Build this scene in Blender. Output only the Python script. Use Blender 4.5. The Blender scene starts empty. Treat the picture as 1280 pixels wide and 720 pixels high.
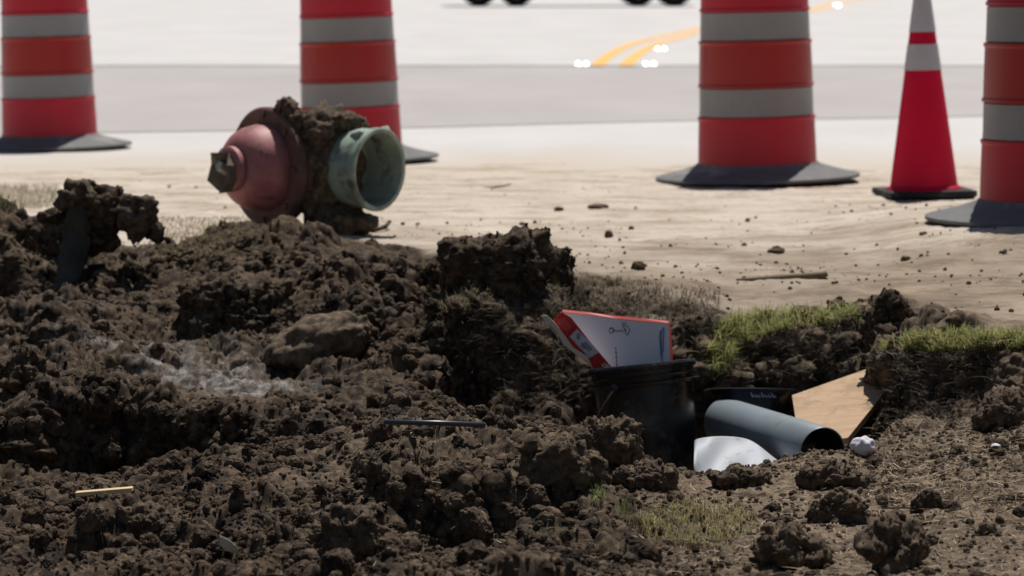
import bpy, bmesh, math, random
import numpy as np
from mathutils import Vector, Matrix, Euler

SC = bpy.context.scene
COL = SC.collection
# ------------------------------------------------------------------ camera
F = 4050.0                       # focal length in pixels of a 1280 wide picture
CAM_Z = 1.0
PITCH = math.atan(400.0 / F)
cam = bpy.data.cameras.new('camera')
cam.sensor_width = 36.0
cam.lens = 36.0 * F / 1280.0
cam.clip_start = 0.05
cam.clip_end = 3000.0
cam.dof.use_dof = True
cam.dof.focus_distance = 7.5
cam.dof.aperture_fstop = cam.lens / 1000.0 / 0.017
camo = bpy.data.objects.new('camera', cam)
camo.location = (0, 0, CAM_Z)
camo.rotation_euler = (math.pi / 2 - PITCH, 0, 0)
COL.objects.link(camo)
SC.camera = camo
# ------------------------------------------------------------------ light
SUN_EL, SUN_AZ = math.radians(66.0), math.radians(16.0)   # azimuth from +Y towards +X
world = bpy.data.worlds.new('World')
SC.world = world
world.use_nodes = True
wn = world.node_tree
sky = wn.nodes.new('ShaderNodeTexSky')
sky.sky_type = 'NISHITA'
sky.sun_disc = False
sky.sun_elevation = SUN_EL
sky.sun_rotation = SUN_AZ
bg = wn.nodes['Background']
bg.inputs['Strength'].default_value = 0.05
wn.links.new(sky.outputs['Color'], bg.inputs['Color'])
sl = bpy.data.lights.new('sun', 'SUN')
sl.energy = 5.0
sl.angle = math.radians(0.53)
sl.color = (1.0, 0.955, 0.89)
so = bpy.data.objects.new('sun', sl)
sd = Vector((math.sin(SUN_AZ) * math.cos(SUN_EL), math.cos(SUN_AZ) * math.cos(SUN_EL), math.sin(SUN_EL)))
so.rotation_euler = sd.to_track_quat('Z', 'Y').to_euler()
so.location = (0, 0, 30)
COL.objects.link(so)
SC.view_settings.view_transform = 'Standard'
SC.view_settings.look = 'None'
SC.view_settings.exposure = -0.16
SC.view_settings.gamma = 1.0
SC.view_settings.use_curve_mapping = False
SC.cycles.max_bounces = 8
SC.cycles.use_denoising = True

rng = np.random.default_rng(7)
random.seed(7)
CP, SP = math.cos(PITCH), math.sin(PITCH)


def at(px, py, Y):
    """world point at depth Y seen in direction px, py"""
    xx, yy = (px - 640.0) / F, -(py - 360.0) / F
    s = Y / (yy * SP + CP)
    return Vector((xx * s, Y, CAM_Z + (yy * CP - SP) * s))


def z_of(py, Y):
    yy = -(np.asarray(py, float) - 360.0) / F
    return CAM_Z + (yy * CP - SP) * np.asarray(Y, float) / (yy * SP + CP)


# ------------------------------------------------------------------ noise
def _hash(ix, iy, iz, seed):
    h = (ix.astype(np.int64) * 374761393 + iy.astype(np.int64) * 668265263 + iz.astype(np.int64) * 2147483647 + seed * 1274126177)
    h = (h ^ (h >> 13)) & 0xFFFFFFFF
    h = (h * 1274126177) & 0xFFFFFFFF
    h = (h ^ (h >> 16)) & 0xFFFFFFFF
    h = (h * 2246822519) & 0xFFFFFFFF
    return (h ^ (h >> 15)) & 0xFFFFFF


def vnoise(p, seed=0):
    i = np.floor(p).astype(np.int64)
    f = p - i
    u = f * f * f * (f * (f * 6 - 15) + 10)
    r = 0
    for dx in (0, 1):
        wx = u[:, 0] if dx else 1 - u[:, 0]
        for dy in (0, 1):
            wy = wx * (u[:, 1] if dy else 1 - u[:, 1])
            for dz in (0, 1):
                w = wy * (u[:, 2] if dz else 1 - u[:, 2])
                r = r + w * _hash(i[:, 0] + dx, i[:, 1] + dy, i[:, 2] + dz, seed)
    return r / 16777215.0 * 2 - 1


def fbm(p, oct=4, seed=0, gain=0.5, lac=2.03):
    a, s, r = 1.0, 1.0, 0
    for o in range(oct):
        r = r + a * vnoise(p * s + 17.3 * o, seed + o)
        a *= gain
        s *= lac
    return r


def worley(p, seed=0):
    """F1, F2 and the hash of the nearest cell"""
    i = np.floor(p).astype(np.int64)
    f1 = np.full(len(p), 9.0)
    f2 = np.full(len(p), 9.0)
    hid = np.zeros(len(p))
    for dx in (-1, 0, 1):
        for dy in (-1, 0, 1):
            for dz in (-1, 0, 1):
                cx, cy, cz = i[:, 0] + dx, i[:, 1] + dy, i[:, 2] + dz
                h = _hash(cx, cy, cz, seed)
                jx = (h & 255) / 255.0
                jy = ((h >> 8) & 255) / 255.0
                jz = ((h >> 16) & 255) / 255.0
                d = (cx + jx - p[:, 0]) ** 2 + (cy + jy - p[:, 1]) ** 2 + (cz + jz - p[:, 2]) ** 2
                b = d < f1
                f2 = np.where(b, f1, np.minimum(f2, d))
                f1 = np.where(b, d, f1)
                hid = np.where(b, (h * 7919 % 1000) / 1000.0, hid)
    return np.sqrt(f1), np.sqrt(f2), hid


def sstep(a, b, x):
    t = np.clip((x - a) / (b - a), 0, 1)
    return t * t * (3 - 2 * t)


# ------------------------------------------------------------------ object helpers
def tag(o, label=None, cat=None, group=None, kind=None):
    if label: o['label'] = label
    if cat: o['category'] = cat
    if group: o['group'] = group
    if kind: o['kind'] = kind
    return o


def empty(name, loc, label, cat, group=None, rot=(0, 0, 0)):
    o = bpy.data.objects.new(name, None)
    o.empty_display_size = 0.1
    o.location = loc
    o.rotation_euler = rot
    COL.objects.link(o)
    return tag(o, label, cat, group)


def link(name, me, mat=None, parent=None, loc=None, rot=None):
    o = bpy.data.objects.new(name, me)
    if mat is not None:
        me.materials.clear()
        me.materials.append(mat)
    COL.objects.link(o)
    if parent is not None: o.parent = parent
    if loc is not None: o.location = loc
    if rot is not None: o.rotation_euler = rot
    return o


def np_mesh(name, V, FA, smooth=True):
    """mesh from numpy arrays, faces all with the same corner count"""
    me = bpy.data.meshes.new(name)
    V = np.ascontiguousarray(V, dtype=np.float32)
    FA = np.ascontiguousarray(FA, dtype=np.int32)
    n, k = FA.shape
    me.vertices.add(len(V))
    me.vertices.foreach_set('co', V.ravel())
    me.loops.add(n * k)
    me.loops.foreach_set('vertex_index', FA.ravel())
    me.polygons.add(n)
    me.polygons.foreach_set('loop_start', np.arange(0, n * k, k, dtype=np.int32))
    me.polygons.foreach_set('use_smooth', np.full(n, smooth))
    me.update(calc_edges=True)
    return me


def add_col(me, name, C):
    a = me.color_attributes.new(name, 'FLOAT_COLOR', 'POINT')
    C4 = np.ones((len(me.vertices), 4), np.float32)
    C4[:, :C.shape[1]] = C
    a.data.foreach_set('color', C4.ravel())


def py_mesh(name, V, FA, smooth=False):
    me = bpy.data.meshes.new(name)
    me.from_pydata([tuple(v) for v in V], [], FA)
    me.update()
    if smooth:
        for p in me.polygons: p.use_smooth = True
    return me


def lathe(name, prof, seg=48, axis='Z', smooth=True, a0=0.0, a1=2 * math.pi):
    """prof: list of (r, h)"""
    full = abs(a1 - a0 - 2 * math.pi) < 1e-6
    n = seg if full else seg + 1
    V, FA = [], []
    for r, h in prof:
        for k in range(n):
            a = a0 + (a1 - a0) * k / seg
            if axis == 'Z': V.append((r * math.cos(a), r * math.sin(a), h))
            else: V.append((h, r * math.cos(a), r * math.sin(a)))
    for j in range(len(prof) - 1):
        for k in range(seg):
            k2 = (k + 1) % n
            FA.append((j * n + k, j * n + k2, (j + 1) * n + k2, (j + 1) * n + k))
    me = py_mesh(name, V, FA)
    bm = bmesh.new()
    bm.from_mesh(me)
    bmesh.ops.remove_doubles(bm, verts=bm.verts, dist=1e-5)
    bmesh.ops.recalc_face_normals(bm, faces=bm.faces)
    bm.to_mesh(me)
    bm.free()
    if smooth:
        for p in me.polygons: p.use_smooth = True
        me.set_sharp_from_angle(angle=math.radians(35))
    return me


def box_mesh(name, x0, x1, y0, y1, z0, z1, bevel=0.0, seg=2):
    bm = bmesh.new()
    bmesh.ops.create_cube(bm, size=1.0)
    for v in bm.verts:
        v.co = (x0 + (v.co.x + .5) * (x1 - x0), y0 + (v.co.y + .5) * (y1 - y0), z0 + (v.co.z + .5) * (z1 - z0))
    if bevel:
        bmesh.ops.bevel(bm, geom=bm.edges[:] , offset=bevel, segments=seg, affect='EDGES', profile=0.5)
    me = bpy.data.meshes.new(name)
    bm.to_mesh(me)
    bm.free()
    return me


def tube(name, pts, rad, seg=8, smooth=True, caps=True):
    pts = [Vector(p) for p in pts]
    rad = [float(v) for v in rad] if hasattr(rad, "__len__") else [float(rad)] * len(pts)
    V, FA = [], []
    up = None
    for i, p in enumerate(pts):
        d = (pts[min(i + 1, len(pts) - 1)] - pts[max(i - 1, 0)]).normalized()
        if up is None:
            up = Vector((0, 0, 1)) if abs(d.z) < 0.9 else Vector((1, 0, 0))
        a = d.cross(up).normalized()
        b = a.cross(d).normalized()
        up = b
        for k in range(seg):
            t = 2 * math.pi * k / seg
            V.append(p + rad[i] * (math.cos(t) * a + math.sin(t) * b))
    for i in range(len(pts) - 1):
        for k in range(seg):
            k2 = (k + 1) % seg
            FA.append((i * seg + k, i * seg + k2, (i + 1) * seg + k2, (i + 1) * seg + k))
    if caps:
        FA.append(tuple(range(seg - 1, -1, -1)))
        FA.append(tuple((len(pts) - 1) * seg + k for k in range(seg)))
    return py_mesh(name, V, FA, smooth)


def slab(name, quad, thick):
    """a thin sheet with real thickness from 4 or more outline points"""
    q = [Vector(p) for p in quad]
    n = (q[1] - q[0]).cross(q[-1] - q[0]).normalized()
    V = q + [p - n * thick for p in q]
    m = len(q)
    FA = [tuple(range(m)), tuple(range(2 * m - 1, m - 1, -1))]
    for k in range(m):
        k2 = (k + 1) % m
        FA.append((k2, k, k + m, k2 + m))
    return py_mesh(name, V, FA)


# ------------------------------------------------------------------ materials
def new_mat(name):
    m = bpy.data.materials.new(name)
    m.use_nodes = True
    nt = m.node_tree
    return m, nt, nt.nodes['Principled BSDF']


def nd(nt, t, **kw):
    n = nt.nodes.new(t)
    for k, v in kw.items():
        if k.startswith('i_'): n.inputs[k[2:].replace('_', ' ')].default_value = v
        else: setattr(n, k, v)
    return n


def mixc(nt, fac, a, b, blend='MIX'):
    n = nt.nodes.new('ShaderNodeMix')
    n.data_type = 'RGBA'
    n.blend_type = blend
    for sock, v in ((n.inputs[0], fac), (n.inputs[6], a), (n.inputs[7], b)):
        if isinstance(v, (int, float)): sock.default_value = v
        elif isinstance(v, tuple): sock.default_value = (*v, 1) if len(v) == 3 else v
        else: nt.links.new(v, sock)
    return n.outputs[2]


def noise(nt, scale, detail=4, rough=0.6, vec=None, dist=0.0):
    n = nd(nt, 'ShaderNodeTexNoise')
    n.inputs['Scale'].default_value = scale
    n.inputs['Detail'].default_value = detail
    n.inputs['Roughness'].default_value = rough
    n.inputs['Distortion'].default_value = dist
    if vec is not None: nt.links.new(vec, n.inputs['Vector'])
    return n.outputs['Fac']


def ramp(nt, fac, lo, hi):
    n = nd(nt, 'ShaderNodeMapRange')
    n.inputs['From Min'].default_value = lo
    n.inputs['From Max'].default_value = hi
    nt.links.new(fac, n.inputs['Value'])
    return n.outputs['Result']


def bump(nt, fac, strength, dist, bsdf, prev=None):
    b = nd(nt, 'ShaderNodeBump')
    b.inputs['Strength'].default_value = strength
    b.inputs['Distance'].default_value = dist
    nt.links.new(fac, b.inputs['Height'])
    nt.links.new(b.outputs['Normal'], bsdf.inputs['Normal'])
    return b


def geo_pos(nt):
    return nd(nt, 'ShaderNodeNewGeometry').outputs['Position']


def obj_pos(nt):
    return nd(nt, 'ShaderNodeTexCoord').outputs['Object']


def plain(name, col, rough=0.5, spec=0.5, var=0.15, scale=30.0, metal=0.0, bmp=0.0, bscale=200.0, dirt=None, dirt_amt=0.0, dscale=8.0):
    m, nt, b = new_mat(name)
    v = obj_pos(nt)
    n = ramp(nt, noise(nt, scale, 5, 0.6, v), 0.3, 0.7)
    c = mixc(nt, n, tuple(x * (1 - var) for x in col), tuple(min(1, x * (1 + var)) for x in col))
    if dirt:
        d = ramp(nt, noise(nt, dscale, 6, 0.7, v, 0.4), 0.62 - dirt_amt * .4, 0.75 - dirt_amt * .25)
        c = mixc(nt, d, c, dirt)
    nt.links.new(c, b.inputs['Base Color'])
    b.inputs['Roughness'].default_value = rough
    b.inputs['Specular IOR Level'].default_value = spec
    b.inputs['Metallic'].default_value = metal
    if bmp:
        bump(nt, noise(nt, bscale, 4, 0.6, v), bmp, 0.002, b)
    return m


WET, MID, DRY = (.019, .0130, .0088), (.104, .070, .0435), (.155, .118, .082)  # damp to dry tones, spread widened to add sun and shade contrast


def soil_nodes(nt, b, vec, mask=None, dry=0.0):
    """soil: damp and dry clods, crumbs, straw coloured specks"""
    big = ramp(nt, noise(nt, 5.0, 5, 0.62, vec), 0.40, 0.70)
    med = ramp(nt, noise(nt, 45.0, 4, 0.6, vec), 0.42, 0.72)
    fine = noise(nt, 260.0, 3, 0.6, vec)
    c = mixc(nt, big, WET, MID)
    c = mixc(nt, med, c, tuple(x * 1.9 for x in MID))
    dd = (.40, .300, .202)
    drytone = mixc(nt, med, (.15, .110, .075), dd)
    out = dict()
    if mask is not None:
        sep = nd(nt, 'ShaderNodeSeparateColor')
        nt.links.new(mask, sep.inputs['Color'])
        c = mixc(nt, sep.outputs['Green'], c, drytone)
        greyd = mixc(nt, ramp(nt, noise(nt, 30.0, 5, 0.7, vec), 0.42, 0.62), c, (.40, .375, .35))
        c = mixc(nt, sep.outputs['Blue'], c, greyd)
        s1 = ramp(nt, noise(nt, 2.2, 6, 0.65, vec), 0.35, 0.65)
        sand = mixc(nt, s1, (.49, .42, .345), (.58, .51, .43))
        mp = nd(nt, 'ShaderNodeMapping')
        mp.inputs['Scale'].default_value = (1.0, 1.9, 1.0)
        nt.links.new(vec, mp.inputs['Vector'])
        streak = ramp(nt, noise(nt, 2.6, 8, 0.78, mp.outputs['Vector'], .6), 0.47, 0.60)
        near = nd(nt, 'ShaderNodeAttribute', attribute_name='near')
        sand = mixc(nt, near.outputs['Fac'], sand, mixc(nt, s1, (.215, .163, .115), (.345, .27, .198)))
        st2 = nd(nt, 'ShaderNodeMath', operation='MULTIPLY')
        nt.links.new(streak, st2.inputs[0])
        st2.inputs[1].default_value = 0.85
        sand = mixc(nt, st2.outputs[0], sand, mixc(nt, near.outputs['Fac'], (.34, .265, .195), (.14, .105, .075)))
        speck = ramp(nt, noise(nt, 38.0, 3, 0.6, vec), 0.63, 0.72)
        sand = mixc(nt, speck, sand, (.22, .16, .11))
        sandmix = (sep.outputs['Red'], sand)
    elif dry > 0:
        c = mixc(nt, dry, c, drytone)
    sp = ramp(nt, fine, 0.4, 0.75)
    c = mixc(nt, sp, mixc(nt, 0.35, c, (0.0, 0.0, 0.0)), c)
    if mask is not None: c = mixc(nt, sandmix[0], c, sandmix[1])
    nt.links.new(c, b.inputs['Base Color'])
    b.inputs['Roughness'].default_value = 0.9
    b.inputs['Specular IOR Level'].default_value = 0.22
    f2 = noise(nt, 330.0, 4, 0.65, vec)
    bn = bump(nt, f2, 0.7, 0.003, b)
    if mask is not None:
        mr = nd(nt, 'ShaderNodeMapRange')
        nt.links.new(sandmix[0], mr.inputs['Value'])
        mr.inputs['To Min'].default_value = .7
        mr.inputs['To Max'].default_value = .12
        nt.links.new(mr.outputs['Result'], bn.inputs['Strength'])


def soil_mat(name, dry=0.0):
    m, nt, b = new_mat(name)
    soil_nodes(nt, b, geo_pos(nt), None, dry)
    return m


def terrain_mat():
    m, nt, b = new_mat('disturbed_ground')
    a = nd(nt, 'ShaderNodeAttribute', attribute_name='mask')
    soil_nodes(nt, b, geo_pos(nt), a.outputs['Color'])
    return m


def attr_mat(name, rough=0.7, trans=0.0, spec=0.3):
    m, nt, b = new_mat(name)
    a = nd(nt, 'ShaderNodeAttribute', attribute_name='col')
    nt.links.new(a.outputs['Color'], b.inputs['Base Color'])
    b.inputs['Roughness'].default_value = rough
    b.inputs['Specular IOR Level'].default_value = spec
    if trans:
        t = nd(nt, 'ShaderNodeBsdfTranslucent')
        nt.links.new(a.outputs['Color'], t.inputs['Color'])
        mx = nd(nt, 'ShaderNodeMixShader')
        mx.inputs[0].default_value = trans
        nt.links.new(b.outputs[0], mx.inputs[1])
        nt.links.new(t.outputs[0], mx.inputs[2])
        nt.links.new(mx.outputs[0], nt.nodes['Material Output'].inputs['Surface'])
    return m


def road_mat(name, c1, c2, sandy=None):
    m, nt, b = new_mat(name)
    v = geo_pos(nt)
    mp = nd(nt, 'ShaderNodeMapping')
    mp.inputs['Scale'].default_value = (1, .35, 1)
    nt.links.new(v, mp.inputs['Vector'])
    n = ramp(nt, noise(nt, .7, 6, 0.6, mp.outputs['Vector']), 0.35, 0.65)
    c = mixc(nt, n, c1, c2)
    g = ramp(nt, noise(nt, 90, 2, 0.5, v), 0.3, 0.7)
    c = mixc(nt, g, mixc(nt, .12, c, (0.1, .1, .1)), c)
    if sandy:
        x = nd(nt, 'ShaderNodeSeparateXYZ')
        nt.links.new(v, x.inputs[0])
        gr = ramp(nt, x.outputs['Y'], sandy[1], sandy[0])
        ns = noise(nt, 1.3, 6, 0.65, mp.outputs['Vector'])
        ad = nd(nt, 'ShaderNodeMath', operation='ADD')
        nt.links.new(gr, ad.inputs[0])
        nt.links.new(ns, ad.inputs[1])
        c = mixc(nt, ramp(nt, ad.outputs[0], 0.55, 1.25), c, (.53, .46, .38))
    nt.links.new(c, b.inputs['Base Color'])
    b.inputs['Roughness'].default_value = 0.8
    b.inputs['Specular IOR Level'].default_value = 0.3
    bump(nt, noise(nt, 120, 3, 0.6, v), 0.3, 0.004, b)
    return m


# ------------------------------------------------------------------ terrain profiles
# per direction: ground heights as (depth Y, sight line py) pairs; the excavation, its banks and the spoil
PROF = {
    -120: [(5.4, 790), (6.3, 722), (7.0, 660), (7.6, 606), (8.1, 622), (8.80, 600), (8.84, 515), (9.3, 478), (9.9, 428), (10.1, 392), (10.75, 370), (10.80, 292), (11.1, 270), (11.5, 292)],
    0: [(5.4, 795), (6.3, 722), (7.0, 660), (7.6, 610), (8.1, 628), (8.78, 602), (8.82, 515), (9.3, 480), (9.9, 430), (10.1, 395), (10.75, 374), (10.80, 294), (11.2, 272), (11.6, 294)],
    60: [(5.4, 795), (6.3, 722), (7.0, 662), (7.6, 618), (8.2, 630), (8.74, 608), (8.79, 505), (9.3, 470), (9.7, 455), (9.85, 410), (10.5, 378), (10.95, 356), (11.0, 292), (11.3, 276), (11.6, 290)],
    120: [(5.4, 795), (6.3, 720), (7.0, 662), (7.6, 622), (8.2, 632), (8.8, 608), (8.85, 500), (9.35, 462), (9.9, 440), (10.05, 395), (10.5, 375), (10.75, 340), (11.3, 310), (11.6, 306)],
    200: [(5.4, 790), (6.3, 718), (7.0, 655), (7.6, 608), (8.2, 612), (8.74, 598), (8.79, 512), (9.3, 480), (9.7, 450), (10.1, 430), (10.25, 388), (10.7, 360), (11.0, 330), (11.25, 316), (11.6, 318)],
    300: [(5.4, 790), (6.3, 715), (7.0, 645), (7.7, 582), (8.3, 592), (8.66, 580), (8.71, 520), (9.3, 485), (9.7, 450), (10.1, 425), (10.2, 370), (10.7, 345), (10.8, 315), (11.45, 283), (11.8, 292)],
    430: [(5.4, 790), (6.3, 708), (6.9, 640), (7.2, 610), (7.8, 552), (8.3, 548), (8.8, 516), (9.3, 475), (9.9, 435), (10.0, 398), (10.5, 358), (10.65, 328), (11.0, 312), (11.5, 300)],
    400: [(5.4, 790), (6.3, 708), (7.0, 630), (7.8, 558), (8.3, 556), (8.8, 520), (9.3, 480), (9.9, 440), (10.0, 398), (10.5, 360), (10.65, 328), (11.0, 310), (11.4, 292), (11.8, 296)],
    480: [(5.4, 785), (6.2, 708), (6.72, 668), (6.80, 622), (7.1, 585), (8.0, 535), (8.5, 537), (9.0, 502), (9.5, 450), (10.0, 400), (10.5, 355), (11.0, 325), (11.6, 310)],
    538: [(5.4, 785), (6.2, 712), (6.76, 706), (6.78, 596), (7.2, 570), (8.0, 531), (8.5, 538), (9.0, 502), (9.5, 446), (10.0, 398), (10.5, 352), (11.0, 325), (11.6, 310)],
    562: [(5.4, 785), (6.2, 710), (6.76, 704), (6.78, 594), (7.2, 568), (8.0, 530), (8.55, 548), (9.0, 545), (9.47, 538), (9.50, 385), (9.72, 345), (9.95, 322), (10.4, 328), (11.0, 322)],
    610: [(5.4, 785), (6.2, 706), (6.72, 690), (6.75, 602), (7.2, 572), (8.0, 530), (8.6, 550), (9.0, 545), (9.46, 535), (9.51, 388), (9.75, 340), (9.95, 314), (10.3, 312), (10.7, 338)],
    645: [(5.4, 785), (6.3, 700), (6.72, 668), (6.80, 618), (7.3, 571), (8.0, 529), (8.6, 551), (9.1, 545), (9.36, 520), (9.54, 398), (9.79, 348), (9.98, 318), (10.3, 318), (10.7, 340)],
    670: [(5.4, 785), (6.3, 695), (6.8, 625), (7.3, 570), (8.0, 529), (8.6, 552), (9.1, 545), (9.42, 520), (9.54, 402), (9.8, 350), (10.0, 320), (10.3, 320), (10.7, 340)],
    712: [(5.4, 785), (6.3, 700), (7.0, 620), (7.5, 570), (8.0, 532), (8.6, 562), (9.2, 550), (9.52, 505), (9.62, 402), (9.95, 346), (10.3, 345), (10.8, 336)],
    760: [(5.4, 785), (6.3, 702), (7.0, 630), (7.6, 585), (8.2, 555), (8.7, 605), (9.2, 616), (9.5, 590), (9.68, 490), (9.82, 400), (10.1, 358), (10.4, 350)],
    860: [(5.4, 785), (6.3, 704), (7.0, 645), (7.6, 606), (8.25, 582), (8.7, 618), (9.3, 612), (9.62, 575), (9.70, 430), (9.9, 378), (10.2, 360), (10.5, 346)],
    920: [(5.4, 785), (6.3, 704), (7.0, 648), (7.6, 610), (8.25, 596), (8.7, 612), (9.3, 604), (9.62, 560), (9.71, 440), (9.85, 402), (10.1, 380), (10.5, 346)],
    1000: [(5.4, 785), (6.3, 704), (7.0, 648), (7.6, 602), (8.35, 582), (8.75, 604), (9.3, 588), (9.56, 540), (9.64, 440), (9.78, 400), (10.1, 372), (10.5, 346)],
    1098: [(5.4, 785), (6.3, 706), (7.0, 645), (7.6, 596), (8.45, 556), (8.8, 585), (9.2, 575), (9.46, 520), (9.53, 430), (9.65, 398), (10.0, 374), (10.5, 346)],
    1126: [(5.4, 785), (6.3, 706), (7.0, 642), (7.6, 590), (8.5, 541), (8.86, 528), (8.9, 480), (8.98, 448), (9.15, 412), (9.6, 386), (10.0, 366), (10.5, 346)],
    1180: [(5.4, 785), (6.3, 706), (7.0, 638), (7.6, 585), (8.2, 552), (8.72, 522), (8.8, 490), (8.86, 440), (9.0, 414), (9.4, 392), (10.0, 366), (10.5, 346)],
    1250: [(5.4, 785), (6.3, 706), (7.0, 634), (7.6, 578), (8.2, 530), (8.55, 500), (8.7, 478), (8.86, 436), (9.0, 411), (9.4, 391), (10.0, 366), (10.5, 346)],
    1300: [(5.4, 785), (6.3, 706), (7.0, 630), (7.6, 570), (8.1, 528), (8.5, 485), (8.7, 455), (8.9, 424), (9.05, 408), (9.4, 391), (10.0, 366), (10.5, 346)],
    1420: [(5.4, 785), (6.3, 706), (7.0, 630), (7.6, 570), (8.1, 528), (8.5, 485), (8.7, 455), (8.9, 424), (9.05, 408), (9.4, 391), (10.0, 366), (10.5, 346)],
}
EDGE = {-120: 11.3, 0: 11.5, 60: 11.6, 120: 11.6, 200: 11.2, 300: 11.9, 400: 11.75, 480: 11.5, 562: 11.0, 610: 10.7, 660: 10.6, 712: 10.3, 760: 10.15,
        860: 10.0, 920: 9.95, 1000: 9.9, 1080: 9.8, 1118: 9.75, 1150: 9.5, 1180: 9.25, 1250: 9.08, 1420: 9.1}
NCX = 890
tcore = np.linspace(-890 / F, 890 / F, NCX)
tout = np.array([.23, .245, .27, .32, .42, .6, .9, 1.5, 3.0, 7.0])
T = np.concatenate([-tout[::-1], tcore, tout])
NRC = 1060
YA, YB = 5.45, 18.0
YNEAR = np.array([-60, -20, -6, -1, 1.5, 3.0, 4.0, 4.7, 5.2])
YFAR = np.array([19, 20, 22, 25, 30, 38, 50, 70, 100, 160, 260, 450, 900.])
NR, NC = len(YNEAR) + NRC + len(YFAR), len(T)
RC0 = len(YNEAR)
pk = sorted(PROF)
ygrid = np.linspace(5.0, 19.0, 2801)
ztab = []
for k in pk:
    pr = PROF[k]
    ky = np.array([p[0] for p in pr])
    kz = z_of([p[1] for p in pr], ky)
    ky = np.concatenate([ky, [max(ky[-1] + 0.5, 12.1), 19.5]])
    kz = np.concatenate([kz, [0.0, 0.0]])
    z = np.interp(ygrid, ky, kz)
    w = np.hanning(9)
    w /= w.sum()
    zp = np.pad(z, 4, mode='edge')
    ztab.append(np.convolve(zp, w, 'valid'))
ztab = np.array(ztab)
tk = (np.array(pk, float) - 640) / F
# resample over direction on a fine table, lightly smoothed
tfine = np.linspace(tk[0], tk[-1], 521)
zf = np.empty((521, len(ygrid)))
for j in range(len(ygrid)):
    zf[:, j] = np.interp(tfine, tk, ztab[:, j])
w = np.hanning(11)
w /= w.sum()
zf = np.apply_along_axis(lambda c: np.convolve(np.pad(c, 5, mode='edge'), w, 'valid'), 0, zf)


def base_z(t, Y):
    a = np.clip((t - tfine[0]) / (tfine[-1] - tfine[0]), 0, 1) * 520
    b = np.clip((Y - ygrid[0]) / (ygrid[-1] - ygrid[0]), 0, 1) * (len(ygrid) - 1)
    i, j = np.minimum(a.astype(int), 519), np.minimum(b.astype(int), len(ygrid) - 2)
    fa, fb = a - i, b - j
    z = (zf[i, j] * (1 - fa) * (1 - fb) + zf[i + 1, j] * fa * (1 - fb) + zf[i, j + 1] * (1 - fa) * fb + zf[i + 1, j + 1] * fa * fb)
    fade = 1 - sstep(.23, .5, np.abs(t))
    return z * fade


ek = sorted(EDGE)


def soilness(t, Y, nz):
    e = np.interp(t, (np.array(ek, float) - 640) / F, [EDGE[k] for k in ek])
    s = 1 - sstep(-0.22, 0.28, Y - e + nz * 0.28)
    return s * (1 - sstep(.3, .9, np.abs(t)))


def warp_noise(t, Y):
    X_ = t * np.maximum(Y, 3.0)
    wv = np.stack([X_ * 3.1, Y * 3.1, np.zeros_like(X_)], 1)
    return X_, fbm(wv, 4, 3), fbm(wv + 40.0, 4, 9), fbm(wv * 6, 3, 21)


def ground0(t, Y):
    X_, a1, a2, a3 = warp_noise(t, Y)
    core_ = (np.abs(t) < .228) & (Y > 5.3) & (Y < 13.5)
    s0 = soilness(t, Y, a1)
    swell = .092 * np.exp(-((X_ - 2.3) / .95) ** 4 - ((Y - 11.9) / 1.35) ** 4)
    z = swell + base_z(t + (a1 * .005 + a3 * .002) * core_ * s0, Y + (a2 * .045 + a3 * .016) * core_ * s0)
    return X_, z, core_, s0, a1, a2, a3


# rows of the sheet follow the relief: more of them where it is steep
csub = np.concatenate([tcore[::4], tcore[-1:]])
yfine = np.linspace(YA, YB, 1500)
tt_, yy_ = np.meshgrid(csub, yfine)
zz_ = ground0(tt_.ravel(), yy_.ravel())[1].reshape(tt_.shape)
dy_ = (yfine[1] - yfine[0])
dens = dy_ / np.interp(yfine[:-1], [5.5, 9, 10.3, 12.5, 13.5, 18], [.010, .011, .014, .022, .06, .10])[:, None] + np.abs(np.diff(zz_, axis=0)) / .0036
cum = np.concatenate([np.zeros((1, len(csub))), np.cumsum(dens, 0)], 0)
cum /= cum[-1:]
kern = np.hanning(9)
kern /= kern.sum()
rows = np.empty((NRC, len(csub)))
for c in range(len(csub)): rows[:, c] = np.interp(np.linspace(0, 1, NRC), cum[:, c], yfine)
rows = np.apply_along_axis(lambda v: np.convolve(np.pad(v, 4, mode='edge'), kern, 'valid'), 1, rows)
yrow = np.empty((NR, NC))
tcl = np.clip(T, csub[0], csub[-1])
for r in range(NRC): yrow[RC0 + r] = np.interp(tcl, csub, rows[r])
yrow[:RC0] = YNEAR[:, None]
yrow[RC0 + NRC:] = YFAR[:, None]
tf, yf = np.broadcast_to(T[None, :], (NR, NC)).ravel().copy(), yrow.ravel()
X, Z, core, ss0, w1, w2, hf = ground0(tf, yf)
P = np.stack([X, yf, Z], 1)
soil = np.where(yf > 5.0, ss0, 1 - sstep(.3, .9, np.abs(tf)))
G = P.reshape(NR, NC, 3)


def grid_normals(G):
    du = np.gradient(G, axis=1)
    dv = np.gradient(G, axis=0)
    n = np.cross(du, dv)
    n /= np.linalg.norm(n, axis=2, keepdims=True) + 1e-12
    return n


N0 = grid_normals(G).reshape(-1, 3)
idx = np.where(core & (soil > 0.01))[0]
q = P[idx]
nn = N0[idx]
so_ = soil[idx]
ppx = tf[idx] * F + 640
fgdry = sstep(690, 900, ppx) * (1 - sstep(8.3, 8.8, yf[idx]))          # the trodden right foreground is flatter and crumbled finer
pw = q + 0.03 * np.stack([vnoise(q * 14, 31), vnoise(q * 14, 32), vnoise(q * 14, 33)], 1)
def billow(p, oct, seed, gain=.55, lac=2.07):
    a_, s_, r_ = 1.0, 1.0, 0
    for o_ in range(oct):
        r_ = r_ + a_ * (np.abs(vnoise(p * s_ + 11.1 * o_, seed + o_)) - .25)
        a_ *= gain
        s_ *= lac
    return r_


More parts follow.
